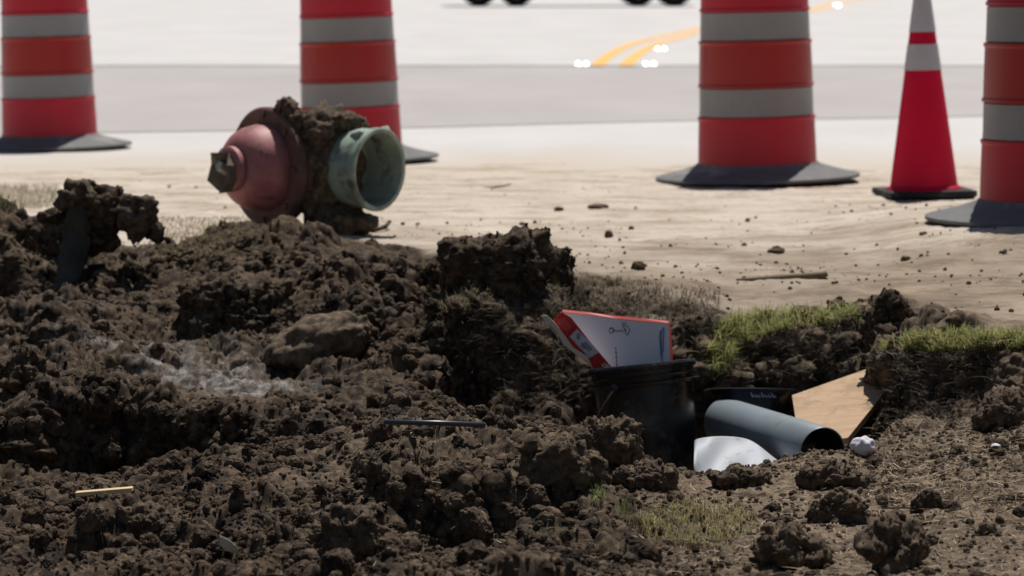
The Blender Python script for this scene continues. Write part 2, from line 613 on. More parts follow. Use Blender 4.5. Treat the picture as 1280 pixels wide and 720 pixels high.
rough1 = fbm(q * 4.0, 3, 51) * 0.030
coarse = sstep(-.35, .45, fbm(q * 2.6, 2, 55))                        # cloddy and smoother stretches
bl = billow(pw * 9.0, 5, 57, .46) * 0.072
f1, f2, hid = worley(pw / 0.13 + .25 * np.stack([vnoise(q * 22, 36), vnoise(q * 22, 37), vnoise(q * 22, 38)], 1), 61)
c1 = np.clip(1.05 - f1 / .62, 0, .55) * (hid > .62) * (0.4 + hid * .6) * 0.058 * (1 - sstep(9.2, 9.4, yf[idx]) * sstep(540, 600, ppx)) * (1 - sstep(8.8, 9.0, yf[idx]) * sstep(1050, 1110, ppx))
f1, f2, hid = worley(pw / 0.05 + .3 * np.stack([vnoise(q * 55, 46), vnoise(q * 55, 47), vnoise(q * 55, 48)], 1), 62)
c2 = np.clip(1.0 - f1 / .6, 0, .6) * (hid > .5) * (0.3 + hid * .7) * 0.022
c4 = billow(q * 85, 3, 71, .5) * 0.0035
k1 = .45 + .55 * coarse
d = rough1 * (1 - .6 * fgdry) + bl * k1 * (1 - .62 * fgdry) + c1 * coarse * (1 - .75 * fgdry) + c2 * k1 * (1 - .5 * fgdry) + c4
dn = nn + np.array([0, -.15, .15])
dn /= np.linalg.norm(dn, axis=1, keepdims=True)
P[idx] += dn * (d * so_ ** 1.6)[:, None]
# the sandy verge: low ruts and lumps
sidx = np.where((np.abs(tf) < .3) & (yf > 8.5) & (yf < 18.5))[0]
qs = P[sidx]
sandy_h = fbm(qs * np.array([2.6, 4.2, 1.0]), 5, 81) * 0.007 + fbm(qs * 26, 3, 82) * 0.0035
P[sidx, 2] += (sandy_h * .8 + .010) * (1 - soil[sidx]) * (1 - sstep(14.6, 17.3, yf[sidx] + .6 * w1[sidx])) * sstep(8.5, 8.9, yf[sidx])
G = P.reshape(NR, NC, 3)
NG = grid_normals(G)
a = np.arange(NR * NC).reshape(NR, NC)
FA = np.stack([a[:-1, :-1].ravel(), a[:-1, 1:].ravel(), a[1:, 1:].ravel(), a[1:, :-1].ravel()], 1)
me = np_mesh('ground', P, FA)
pxs = tf * F + 640
dry = sstep(640, 960, pxs + 120 * w1) * (1 - sstep(8.5, 8.95, yf + .15 * w2)) * (.55 + .45 * sstep(-.4, .5, hf + w1))
dry = np.maximum(dry, .48 * sstep(220, 440, pxs) * (1 - sstep(8.0, 8.5, yf)) * (.4 + .6 * sstep(6.6, 7.0, yf)) * sstep(-.6, .5, w1 + hf))  # mound crest lightened too: its sunlit top put into the dry tone
dry = np.maximum(dry, .55 * sstep(8.9, 9.0, yf) * sstep(690, 780, pxs) * sstep(-.2, .8, w2 + hf))
dry = np.maximum(dry, .12 * sstep(10.0, 10.9, yf) * sstep(-.2, .8, w2 + hf) * (1 - sstep(600, 700, pxs)))
grey = np.exp(-((pxs - 235) / 125) ** 2 - ((yf - (9.55 - (pxs - 235) * .0019)) / .33) ** 2) * 1.1
dust = np.exp(-((pxs - 340) / 35) ** 2 - ((yf - 9.15) / .16) ** 2)
grey = np.clip(grey * 1.15 + dust, 0, 1) * sstep(-.75, .2, w1 + hf * .7)
nsand = 1 - soil
M = np.stack([nsand, dry, grey], 1).astype(np.float32)
add_col(me, 'mask', M)
na = me.attributes.new('near', 'FLOAT', 'POINT')
na.data.foreach_set('value', ((1 - sstep(9.4, 13.2, yf + .9 * w1)) * (.35 + .65 * sstep(250, 500, pxs))).astype(np.float32))
ground = link('ground', me, terrain_mat())
ground['kind'] = 'structure'

# column wise ray hits against the displaced ground
GY, GZ, GX = G[:, :, 1], G[:, :, 2], G[:, :, 0]
R0, R1 = RC0 + 3, RC0 + NRC - 3


def hit(px, py):
    """first ground point along the sight line: (point, normal)"""
    xx, yy = (px - 640.0) / F, -(py - 360.0) / F
    t = xx / (yy * SP + CP)
    k = (yy * CP - SP) / (yy * SP + CP)
    c = int(np.clip(np.searchsorted(T, t), 1, NC - 1))
    col = GZ[R0:R1, c] - (CAM_Z + k * GY[R0:R1, c])
    w = np.nonzero(col >= 0)[0]
    if len(w) == 0:
        Y = CAM_Z / -k
        return Vector((t * Y, Y, 0)), Vector((0, 0, 1))
    r = R0 + int(w[0])
    return Vector(G[r, c]), Vector(NG[r, c])


def ground_z(x, y):
    c = int(np.clip(np.searchsorted(T, x / max(y, 3.0)), 1, NC - 1))
    r = int(np.clip(np.searchsorted(yrow[:, c], y), 1, NR - 1))
    return float(GZ[r, c])


# ------------------------------------------------------------------ roads
def sheet(name, x0, x1, fy0, fy1, z, mat, nx=40, th=0.0):
    V, FA = [], []
    xs = np.linspace(x0, x1, nx + 1)
    for x in xs:
        V += [(x, fy0(x), z), (x, fy1(x), z)]
    for k in range(nx):
        FA.append((2 * k, 2 * k + 2, 2 * k + 3, 2 * k + 1))
    if th:
        b = len(V)
        for x in xs: V.append((x, fy0(x), z - th))
        for k in range(nx): FA.append((2 * k, b + k, b + k + 1, 2 * k + 2))
    o = link(name, py_mesh(name, V, FA), mat)
    o['kind'] = 'structure'
    return o


conc = road_mat('pale_concrete', (.575, .555, .54), (.64, .62, .605), (15.0, 18.8))
asph = road_mat('worn_asphalt', (.425, .392, .378), (.475, .442, .428))
farc = road_mat('far_concrete', (.575, .555, .54), (.64, .62, .605))
strip_edge = lambda x: 20.9 + 0.85 * x + (0.12 * math.sin(x * 1.7))
sheet('concrete_apron', -60, 60, lambda x: 14.0, lambda x: 34.0, 0.004, conc, 240)
sheet('asphalt_strip', -9, 9, lambda x: 20.6 + 0.42 * x + .1 * math.sin(x * 1.7), lambda x: 34.0, 0.008, asph, 120)
sheet('road', -300, 300, lambda x: 32.95, lambda x: 900.0, 0.017, farc, 60, th=0.009)

yel = plain('yellow_road_paint', (.92, .50, .13), .6, .3, .08, 3.0, dirt=(.66, .60, .5), dirt_amt=.12, dscale=5)


def road_line(name, pts, w):
    P2 = []
    for i in range(len(pts) - 1):
        for k in range(8):
            f = k / 8
            p0, p1, p2, p3 = pts[max(i - 1, 0)], pts[i], pts[i + 1], pts[min(i + 2, len(pts) - 1)]
            P2.append([.5 * (2 * p1[c] + (p2[c] - p0[c]) * f + (2 * p0[c] - 5 * p1[c] + 4 * p2[c] - p3[c]) * f * f + (3 * p1[c] - p0[c] - 3 * p2[c] + p3[c]) * f ** 3) for c in (0, 1)])
    V, FA = [], []
    for i, p in enumerate(P2):
        q0, q1 = P2[max(i - 1, 0)], P2[min(i + 1, len(P2) - 1)]
        dx, dy = q1[0] - q0[0], q1[1] - q0[1]
        L = math.hypot(dx, dy)
        nx_, ny_ = dy / L, -dx / L
        V += [(p[0] - nx_ * w / 2, p[1] - ny_ * w / 2, .021), (p[0] + nx_ * w / 2, p[1] + ny_ * w / 2, .021)]
    for i in range(len(P2) - 1):
        FA.append((2 * i, 2 * i + 1, 2 * i + 3, 2 * i + 2))
    o = link(name, py_mesh(name, V, FA), yel)
    o['kind'] = 'structure'


def gp(px, py):
    p = at(px, py, 10)
    s = (CAM_Z - .019) / (CAM_Z - p.z)
    return (p.x * s, p.y * s)


road_line('road_line', [gp(746, 82.0), gp(768, 65), gp(800, 51.7), gp(843, 41.7), gp(870, 36), gp(920, 26), gp(1010, 12), (12, 110), (24, 160)], .15)
road_line('road_line', [gp(782, 82.0), gp(797, 68), gp(823, 54), gp(850, 46.5), gp(872, 40.5), gp(925, 29.5), gp(1015, 14.5), (12.6, 109.5), (24.6, 159)], .15)

# raised pavement markers: a pair of glassy lenses on a low wedge body
mk_body = plain('white_ceramic', (.82, .82, .8), .3, .5, .03)
mk_lens, nt_, b_ = new_mat('marker_lens')
b_.inputs['Base Color'].default_value = (.9, .9, .92, 1)
b_.inputs['Metallic'].default_value = 1.0
b_.inputs['Roughness'].default_value = 0.2


def lens_mesh():
    """one slightly curved reflector facet, tilted to mirror the sun at the camera"""
    half = (sd + Vector((-.03, -1, .03)).normalized()).normalized()  # normal halfway between sun and camera, so the facet glints
    V, FA = [], []
    n_ = 7
    for i in range(n_):
        for j_ in range(n_):
            u, v = i / (n_ - 1) * 2 - 1, j_ / (n_ - 1) * 2 - 1
            V.append(Vector((u * .024, v * .017, -.0012 * (u * u + v * v))))
    for i in range(n_ - 1):
        for j_ in range(n_ - 1): FA.append((i * n_ + j_, (i + 1) * n_ + j_, (i + 1) * n_ + j_ + 1, i * n_ + j_ + 1))
    qn = half.to_track_quat('Z', 'X')
    rot = Matrix.Rotation(-math.acos(max(-1, min(1, half.z))) * -1, 3, 'X') if False else qn.to_matrix()
    return py_mesh('lens', [rot @ v for v in V], FA, True)


mk_me, ln_me = None, lens_mesh()
for (px, py, lab) in ((729, 83, 'glinting road marker left of the yellow lines at the near road edge'),
                      (815, 83, 'glinting road marker right of the yellow lines at the near road edge'),
                      (826, 62, 'glinting road marker a little farther up the road beside the right yellow line'),
                      (1047, 7, 'farthest glinting road marker, beside the striped drum and the cone near the top edge')):
    x, y = gp(px, py)
    y = max(y, 33.06)
    k = y / 33.0
    e = empty('pavement_marker', (x, y, .017), lab, 'road marker', 'raised markers along the yellow lines')
    if mk_me is None:
        bm = bmesh.new()
        vs = [bm.verts.new(c) for c in ((-.078, -.05, 0), (.078, -.05, 0), (.078, .05, 0), (-.078, .05, 0), (-.06, -.02, .018), (.06, -.02, .018), (.06, .02, .018), (-.06, .02, .018))]
        for f in ((4, 5, 6, 7), (0, 1, 5, 4), (1, 2, 6, 5), (2, 3, 7, 6), (3, 0, 4, 7), (3, 2, 1, 0)): bm.faces.new([vs[i] for i in f])
        mk_me = bpy.data.meshes.new('marker_body')
        bm.to_mesh(mk_me)
        bm.free()
    link('body', mk_me, mk_body, e)
    for s in (-1, 1): link('lens', ln_me, mk_lens, e, (s * .042, -.040, .016))

# ------------------------------------------------------------------ traffic drums
def plastic(name, col, trans=0.25, rough=0.45, var=.10):
    m, nt, b = new_mat(name)
    v = obj_pos(nt)
    c = mixc(nt, ramp(nt, noise(nt, 7, 5, .6, v), .3, .7), tuple(x * (1 - var) for x in col), col)
    sm = ramp(nt, noise(nt, 26, 5, .7, v, .5), .60, .72)
    k = nd(nt, 'ShaderNodeMath', operation='MULTIPLY')
    nt.links.new(sm, k.inputs[0])
    k.inputs[1].default_value = .35
    c = mixc(nt, k.outputs[0], c, tuple(x * .45 + .04 for x in col))
    nt.links.new(c, b.inputs['Base Color'])
    b.inputs['Roughness'].default_value = rough
    b.inputs['Specular IOR Level'].default_value = .4
    if trans:
        t = nd(nt, 'ShaderNodeBsdfTranslucent')
        nt.links.new(c, t.inputs['Color'])
        mx = nd(nt, 'ShaderNodeMixShader')
        mx.inputs[0].default_value = trans
        nt.links.new(b.outputs[0], mx.inputs[1])
        nt.links.new(t.outputs[0], mx.inputs[2])
        nt.links.new(mx.outputs[0], nt.nodes['Material Output'].inputs['Surface'])
    return m


M_or = plastic('orange_drum_plastic', (.60, .024, .045), .10)
M_or2 = plastic('orange_reflective_sheeting', (.42, .030, .024), .04, .35)
M_wh = plastic('white_reflective_sheeting', (.31, .30, .30), .0, .38, .12)
M_cone = plastic('orange_cone_plastic', (.9, .010, .085), .5, .5)
M_rub = plain('dusty_black_rubber', (.15, .15, .152), .75, .35, .12, 12, bmp=.2, dirt=(.30, .29, .27), dirt_amt=.25, dscale=5)
M_blk = plain('black_rubber', (.02, .02, .021), .7, .3, .3, 30, dirt=(.3, .27, .23), dirt_amt=.15, dscale=25)
DR = [('orange_band', M_or, .056, .294, .276, .2695), ('white_band', M_wh, .294, .426, .2655, .2635), ('orange_band', M_or2, .426, .646, .2645, .259),
      ('white_band', M_wh, .646, .776, .2545, .252), ('orange_band', M_or, .776, .99, .2505, .245), ('white_band', M_wh, .99, 1.03, .238, .236)]
drum_me = []
for i, (nm, mt, h0, h1, r0, r1) in enumerate(DR):
    g_ = .0045 if nm == 'orange_band' else 0.0
    pr = [(r0 - .006, h0), (r0 + .001 + g_, h0 + .003), (r0 + .001 + g_, h0 + .014), (r0, h0 + .020)]
    if nm == 'orange_band' and h1 - h0 > .15:
        pr += [(r0 * .5 + r1 * .5 + .0005, (h0 + h1) / 2)]
    pr += [(r1, h1 - .020), (r1 + g_, h1 - .014), (r1 + g_, h1 - .003), (r1 - .006, h1)]
    drum_me.append((nm, lathe(nm, pr, 64), mt))
base_me = lathe('rubber_base', [(.262, .075), (.284, .074), (.290, .066), (.35, .046), (.42, .027), (.468, .017), (.475, .014), (.475, .002), (.46, 0), (.30, 0)], 64)
lid_me = lathe('lid', [(.234, 1.03), (.225, 1.05), (.12, 1.06), (.001, 1.062)], 48)
hand_me = tube('handle', [(-.09, 0, 1.055), (-.085, 0, 1.12), (-.05, 0, 1.15), (.05, 0, 1.15), (.085, 0, 1.12), (.09, 0, 1.055)], .016, 8)
DRUMS = [(63, 186, -.028, 'striped traffic drum at the left edge of the road, behind the mud clump'),
         (440, 202, -.034, 'striped traffic drum standing just behind the broken hydrant'),
         (947, 229, -.026, 'striped traffic drum left of the tall cone, its whole rubber base in view'),
         (1320, 270, -.012, 'striped traffic drum cut by the right picture edge, right of the tall cone')]
for i, (px, py, roll, lab) in enumerate(DRUMS):
    p = at(px, py, 10)
    s = CAM_Z / (CAM_Z - p.z)
    x, y = p.x * s, p.y * s
    if i == 3: x, y = x * 11.8 / y, 11.8
    e = empty('traffic_drum', (x, y, ground_z(x, y) + (.010 if i < 3 else -.006)), lab, 'traffic drum', 'striped drums along the roadside', (0.0, roll, [.3, 1.9, 4.0, 2.7][i]))
    # roll about the view axis first, then spin
    e.rotation_euler = (Matrix.Rotation(roll, 4, 'Y') @ Matrix.Rotation([.3, 1.9, 4.0, 2.7][i], 4, 'Z')).to_euler()
    if i < 2: e.scale = (.95, .95, .95)
    link('rubber_base', base_me, M_rub, e)
    for nm, m_, mt in drum_me: link(nm, m_, mt, e)
    link('lid', lid_me, M_or, e)
    link('handle', hand_me, M_or, e)

# ------------------------------------------------------------------ cone
p = at(1155, 250, 10)
s = CAM_Z / (CAM_Z - p.z)
x, y = p.x * s, p.y * s
cone = empty('traffic_cone', (x, y, ground_z(x, y) + .004), 'tall narrow orange cone with two white collars between two striped drums', 'traffic cone')
cone.rotation_euler = (Matrix.Rotation(-.022, 4, 'Y') @ Matrix.Rotation(.10, 4, 'Z')).to_euler()
cr = lambda h: .148 + (.030 - .148) * (h - .03) / .87
bm_ = box_mesh('base', -.19, .19, -.19, .19, 0.006, .034, .006)
link('base', bm_, M_blk, cone)
for sx in (-1, 1):
    for sy in (-1, 1):
        link('foot', box_mesh('foot', sx * .15 - .03, sx * .15 + .03, sy * .15 - .03, sy * .15 + .03, -.008, .006), M_blk, cone)
link('cone_body', lathe('cone_body', [(.165, .030), (.162, .040), (cr(.05), .05), (cr(.3), .3), (cr(.9) + .0, .90), (.026, .915), (.018, .915), (.018, .90), (cr(.3) - .005, .3), (cr(.05) - .006, .05)], 56), M_cone, cone)
for (h0, h1) in ((.548, .66), (.712, .865)):
    link('white_collar', lathe('white_collar', [(cr(h0) + .0005, h0), (cr(h0) + .0025, h0 + .001), (cr(h1) + .0025, h1 - .001), (cr(h1) + .0005, h1)], 56), plain('white_collar_sheeting', (.52, .50, .53), .4, .4, .05), cone)

# ------------------------------------------------------------------ far truck (only its running gear is in view)
M_tyre = plain('tyre_rubber', (.02, .02, .021), .8, .3)
M_rim = plain('painted_steel_rim', (.75, .76, .78), .35, .5, .05)
M_truck = plain('white_truck_paint', (.78, .79, .8), .3, .5, .04)
M_chas = plain('black_chassis_paint', (.02, .02, .022), .5, .4)
M_win = plain('dark_window_glass', (.02, .025, .03), .05, .6)
TY = 84.0
tr = empty('truck', (at(720, 8, TY).x, TY, .017), 'white truck with paired axles parked far off across the road, only its wheels showing', 'truck')
kx = TY / F
wheel_x = [(-.5 * 0 + (v - 720) * kx) for v in (599, 646, 797, 843)]
ty_me = lathe('tyre', [(.27, -.13), (.42, -.14), (.475, -.12), (.49, -.06), (.49, .06), (.475, .12), (.42, .14), (.27, .13)], 40, 'X')
rm_me = lathe('rim', [(.27, -.12), (.25, -.10), (.22, -.04), (.10, -.06), (.09, -.11), (.001, -.11)], 32, 'X')
for wx in wheel_x:
    for side in (0, 1):
        w_ = link('wheel', ty_me, M_tyre, tr, (wx, side * 2.0, .486), (0, 0, math.pi / 2 + side * math.pi))
        link('rim', rm_me, M_rim, w_)
link('chassis', box_mesh('chassis', -3.0, 3.05, .55, 1.45, .50, .82, .03), M_chas, tr)
link('flatbed', box_mesh('flatbed', -3.1, 1.2, -.12, 2.12, .98, 1.15, .03), M_chas, tr)
link('cargo_box', box_mesh('cargo_box', -3.1, 1.15, -.1, 2.1, 1.152, 3.0, .04), M_truck, tr)
cab = bmesh.new()
pts = [(1.3, .95), (3.1, .95), (3.12, 1.5), (2.85, 2.55), (2.7, 2.75), (1.3, 2.8)]
f0 = [cab.verts.new((a_, -.1, b__)) for a_, b__ in pts]
f1_ = [cab.verts.new((a_, 2.1, b__)) for a_, b__ in pts]
cab.faces.new(f0)
cab.faces.new(f1_[::-1])
for k in range(6): cab.faces.new((f0[(k + 1) % 6], f0[k], f1_[k], f1_[(k + 1) % 6]))
cm = bpy.data.meshes.new('cab')
cab.to_mesh(cm)
cab.free()
link('cab', cm, M_truck, tr)
link('window', box_mesh('window', 1.75, 2.6, -.106, -.096, 1.65, 2.4, .003), M_win, tr)
for bx0, bx1 in ((-3.12, -2.86), (2.84, 3.12)):
    link('bumper', box_mesh('bumper', bx0, bx1, -.08, 2.08, .36, .75, .03), M_chas, tr)
link('side_skirt', box_mesh('side_skirt', -1.0, 1.0, -.09, -.05, .38, .95, .02), M_truck, tr)

# ------------------------------------------------------------------ clods
def ico(sub):
    bm = bmesh.new()
    bmesh.ops.create_icosphere(bm, subdivisions=sub, radius=1.0)
    V = np.array([v.co[:] for v in bm.verts])
    FA = np.array([[v.index for v in f.verts] for f in bm.faces])
    bm.free()
    return V, FA


ICO5, ICO4, ICO3 = ico(6), ico(5), ico(4)


def clod_mesh(name, sx, sy, sz, seed, lump=1.0, src=None, crumb=.016):
    V, FA = src or ICO4
    V = V.copy()
    r = 1 + .30 * lump * fbm(V * 1.1 + seed * 3.7, 3, seed)
    f1, f2, h = worley(V * 1.7 + seed * 1.3, seed + 5)
    r += .22 * lump * (f2 - f1 - .3)
    S = V * r[:, None] * np.array([sx, sy, sz])
    nrm = V / np.array([sx, sy, sz])
    nrm /= np.linalg.norm(nrm, axis=1, keepdims=True)
    sz_ = (sx * sy * sz) ** (1 / 3)
    sc = max(.25, min(1.0, sz_ / .07))
    pq = S / sc + seed
    S += nrm * (billow(pq * 13.0, 6, seed + 9, .66) * crumb * 2.3 * sc)[:, None]
    f1, f2, h = worley(pq / .040 + .3 * np.stack([vnoise(pq * 50, 1), vnoise(pq * 50, 2), vnoise(pq * 50, 3)], 1), seed + 11)
    S += nrm * (np.clip(1 - f1 / .65, 0, .55) * (.2 + .8 * h) * crumb * 1.1 * sc)[:, None]
    return np_mesh(name, S, FA)


M_soil = soil_mat('damp_soil', 0.0)
M_soil_mid = soil_mat('drying_soil', 0.35)
M_soil_dry = soil_mat('dry_or_sunlit_soil', .75)
M_soil_old = soil_mat('old_dry_clod', .55)
# px, py of the middle, half width px, half height px, depth bias (m), material, lump, seed, label
CLODS = [
    (1126, 690, 40, 36, .05, M_soil_mid, 1.5, 11, 'dark upright clod standing alone on the dry soil at lower right'),
    (1110, 408, 33, 30, .1, M_soil, 1.2, 12, 'dark broken clod leaning between the two green grass tufts'),
    (757, 553, 37, 32, .0, M_soil_mid, 1.0, 13, 'rounded crumbly clod on the mound crest in front of the upright black bucket'),
    (1040, 600, 38, 13, .0, M_soil_mid, 1.1, 14, 'flat clod lying below the open end of the grey pipe'),
    (925, 600, 32, 11, .0, M_soil_mid, 1.1, 15, 'small low clod in front of the white plastic sheet'),
    (618, 330, 66, 36, .03, M_soil, .8, 16, 'large crumbly dark clod crowning the steep cut bank'),
    (688, 334, 26, 25, .06, M_soil, 1.0, 17, 'round dark clod at the right end of the cut bank top'),
    (652, 330, 26, 22, .10, M_soil, 1.2, 18, 'jagged clod between the large and the round one on the cut bank'),
    (402, 426, 68, 29, .05, M_soil_old, .7, 19, 'long smooth clod with a dry tan top on the dark spoil slope'),
    (272, 386, 42, 36, .05, M_soil, 1.0, 20, 'dark clod on the spoil slope below the hydrant bonnet'),
    (180, 660, 34, 20, .0, M_soil_mid, 1.0, 22, 'broad clod below the pale wooden stake'),
    (440, 676, 32, 34, .0, M_soil_mid, 1.1, 23, 'upright crumbly clod near the bottom edge left of the dark hollow'),
    (905, 662, 0, 0, 0, M_soil, 1, 24, ''),
    (1048, 640, 30, 20, .0, M_soil_mid, 1.2, 25, 'ragged clod above left of the lone dark clod'),
    (985, 690, 40, 26, .0, M_soil_mid, 1.5, 26, 'broken clod near the bottom edge right of the sparse grass'),
    (808, 598, 32, 19, .0, M_soil_mid, 1.0, 27, 'clod resting against the foot of the upright black bucket'),
    (700, 585, 44, 32, .0, M_soil_mid, 1.1, 28, 'wide dark clod on the front mound left of the green shoot'),
    (1262, 520, 40, 26, .05, M_soil_mid, 1.2, 29, 'clod at the right edge below the bank of grass'),
    (30, 470, 40, 26, .05, M_soil, 1.1, 30, 'dark clod at the left edge above the shaded hollow'),
    (340, 372, 22, 18, .05, M_soil, 1.1, 31, 'small dark clod above the long tan topped one'),
]
CLOD_OBS = []
for (px, py, hw, hh, bias, mt, lump, seed, lab) in CLODS:
    if not hw: continue
    p, n = hit(px, py + hh * .75)
    k = p.y / F
    c = at(px, py, p.y + hw * k * .45 + bias)
    o = link('soil_clod', clod_mesh('soil_clod', hw * k * 1.0, (hw + hh) / 2 * k * .9, hh * k * 1.05, seed, lump, None, {19: .006, 11: .008, 26: .010}.get(seed, .014)), mt, None, c)
    CLOD_OBS.append((o, seed, hw))
    tag(o, lab, 'clod', 'large clods of dug soil')
    if seed == 19: o.rotation_euler = (0, -.30, 0.2)
    if seed == 11: o.rotation_euler = (0, .15, .4)

# crumbs and small clods: one mass of loose soil, instanced points
def crumb_group(mats):
    ng = bpy.data.node_groups.new('loose_crumbs', 'GeometryNodeTree')
    ng.interface.new_socket('Geometry', in_out='INPUT', socket_type='NodeSocketGeometry')
    ng.interface.new_socket('Geometry', in_out='OUTPUT', socket_type='NodeSocketGeometry')
    gi, go = ng.nodes.new('NodeGroupInput'), ng.nodes.new('NodeGroupOutput')
    join = ng.nodes.new('GeometryNodeGeometryToInstance')
    L = ng.links.new
    for k in range(12):
        ic = ng.nodes.new('GeometryNodeMeshIcoSphere')
        ic.inputs['Radius'].default_value = 1.0
        ic.inputs['Subdivisions'].default_value = 4
        last = ic.outputs['Mesh']
        for (sc, am) in ((.9, .75), (2.2, .50), (5.0, .30), (11.0, .15)):
            nz = ng.nodes.new('ShaderNodeTexNoise')
            nz.noise_dimensions = '4D'
            nz.inputs['W'].default_value = k * 3.7 + sc
            nz.inputs['Scale'].default_value = sc
            nz.inputs['Detail'].default_value = 2
            sub = ng.nodes.new('ShaderNodeVectorMath')
            sub.operation = 'SUBTRACT'
            sub.inputs[1].default_value = (.5, .5, .5)
            L(nz.outputs['Color'], sub.inputs[0])
            mul = ng.nodes.new('ShaderNodeVectorMath')
            mul.operation = 'SCALE'
            mul.inputs['Scale'].default_value = am
            L(sub.outputs[0], mul.inputs[0])
            sp = ng.nodes.new('GeometryNodeSetPosition')
            L(last, sp.inputs['Geometry'])
            L(mul.outputs[0], sp.inputs['Offset'])
            last = sp.outputs['Geometry']
        smt = ng.nodes.new('GeometryNodeSetMaterial')
        smt.inputs['Material'].default_value = mats[k % len(mats)]
        L(last, smt.inputs['Geometry'])
        L(smt.outputs[0], join.inputs[0])
    iop = ng.nodes.new('GeometryNodeInstanceOnPoints')
    L(gi.outputs[0], iop.inputs['Points'])
    L(join.outputs[0], iop.inputs['Instance'])
    iop.inputs['Pick Instance'].default_value = True
    for nm, dt, sock in (('idx', 'INT', 'Instance Index'), ('rot', 'FLOAT_VECTOR', 'Rotation'), ('scl', 'FLOAT_VECTOR', 'Scale')):
        na_ = ng.nodes.new('GeometryNodeInputNamedAttribute')
        na_.data_type = dt
        na_.inputs['Name'].default_value = nm
        L(na_.outputs[0], iop.inputs[sock])
    L(iop.outputs[0], go.inputs[0])
    return ng


def scatter_obj(name, label, cat, pts, sizes, mats):
    me = bpy.data.meshes.new(name)
    me.vertices.add(len(pts))
    me.vertices.foreach_set('co', np.asarray(pts, np.float32).ravel())
    n = len(pts)
    at_ = me.attributes.new('idx', 'INT', 'POINT')
    at_.data.foreach_set('value', rng.integers(0, 12, n).astype(np.int32))
    at_ = me.attributes.new('rot', 'FLOAT_VECTOR', 'POINT')
    at_.data.foreach_set('vector', rng.uniform(0, 6.28, (n, 3)).astype(np.float32).ravel())
    at_ = me.attributes.new('scl', 'FLOAT_VECTOR', 'POINT')
    sc = sizes[:, None] * rng.uniform(.75, 1.15, (n, 3))
    at_.data.foreach_set('vector', sc.astype(np.float32).ravel())
    o = link(name, me)
    md = o.modifiers.new('scatter', 'NODES')
    md.node_group = crumb_group(mats)
    tag(o, label, cat, None, 'stuff')
    return o


def rand_surface(n, y0, y1, p0, p1):
    r = rng.integers(RC0, RC0 + NRC, n)
    c = rng.integers(5, NC - 5, n)
    k = (yrow[r, c] > y0) & (yrow[r, c] < y1)
    return r[k], c[k]


M2 = M.reshape(NR, NC, 3)
r, c = rand_surface(158000, 5.7, 11.8, -60, 1340)
keep = rng.uniform(0, 1, len(r)) < np.clip(1 - M2[r, c, 0] * 1.1, 0, 1) * (1 - .72 * sstep(8.2, 9.2, yrow[r, c])) * (1 - .45 * sstep(720, 860, T[c] * F + 640)) * (.25 + .75 * sstep(-.25, .2, vnoise(G[r, c] * 2.0, 97)))
keep &= rng.uniform(0, 1, len(r)) > M2[r, c, 2] * 1.3
r, c = r[keep], c[keep]
sz_c = np.exp(rng.normal(math.log(.0036), .48, len(r)))
big_ok = vnoise(G[r, c] * 3.0, 91) > -.1
sz_c = np.clip(np.where(big_ok, sz_c, np.minimum(sz_c, .009)), .0012, .017)
pc = G[r, c] + NG[r, c] * (sz_c * .25)[:, None]
dryv = M2[r, c, 1]
bpy.context.view_layer.update()
xp, xs, xd = [], [], []
for o, seed, hw in CLOD_OBS:
    if seed == 19: continue
    vs = o.data.vertices
    for i_ in rng.integers(0, len(vs), int(hw * 9)):
        if vs[i_].normal.z < -.2: continue
        xp.append((o.matrix_world @ vs[i_].co)[:])
        xs.append(float(np.clip(np.exp(rng.normal(math.log(.0032), .45)), .0012, .009)))
        xd.append(dryv.mean() * 0 + (.6 if o.data.materials[0].name.startswith('dry') else 0))
pc = np.concatenate([pc, np.array(xp)])
sz_c = np.concatenate([sz_c, np.array(xs)])
dryv = np.concatenate([dryv, np.array(xd)])
isdry = dryv > .33
rc_, cc_ = rand_surface(10500, 5.8, 11.0, -60, 1340)
kp = (rng.uniform(0, 1, len(rc_)) < np.clip(1 - M2[rc_, cc_, 0] * 1.3, 0, 1) * (1 - .85 * sstep(700, 850, T[cc_] * F + 640))) & (vnoise(G[rc_, cc_] * 2.2, 93) > -.15)
kp &= ~((yrow[rc_, cc_] > 8.85) & (T[cc_] * F + 640 > 560) & (rng.uniform(0, 1, len(rc_)) < .85))
kp &= M2[rc_, cc_, 2] < .2
rc_, cc_ = rc_[kp], cc_[kp]
szl = np.clip(np.exp(rng.normal(math.log(.0125), .5, len(rc_))), .007, .036)
scatter_obj('soil_lumps', 'crumbly fist sized lumps piled over the dug ground', 'soil', G[rc_, cc_] + NG[rc_, cc_] * (szl * .1)[:, None], szl, [M_soil, M_soil_mid, M_soil, M_soil])
scatter_obj('soil_crumbs', 'dark crumbs and lumps of loose soil over the dug ground', 'soil', pc[~isdry], sz_c[~isdry], [M_soil, M_soil_mid, M_soil, M_soil_mid, M_soil, M_soil_dry])  # the few dry toned crumbs are sunlit sparkle put into the colour
scatter_obj('soil_crumbs', 'lighter dry crumbs strewn over the trodden soil', 'soil', pc[isdry], sz_c[isdry] * .85, [M_soil_dry, M_soil_mid, M_soil_dry])
# pebbles and bits on the sandy verge
r, c = rand_surface(19000, 9.1, 15.5, -60, 1340)
keep = rng.uniform(0, 1, len(r)) < np.clip(M2[r, c, 0] - .2, 0, 1) * (1.0 - .65 * sstep(11, 15, yrow[r, c])) * (.12 + .88 * (vnoise(G[r, c] * np.array([1.2, 5.0, 1.0]), 95) > .22))
r, c = r[keep], c[keep]
sz_p = np.clip(np.exp(rng.normal(math.log(.0031), .55, len(r))), .0012, .012)
scatter_obj('pebbles', 'small brown crumbs and pebbles scattered over the sandy verge', 'pebbles', G[r, c] + NG[r, c] * (sz_p * .3)[:, None], sz_p, [M_soil_dry, M_soil_mid, M_soil_mid])

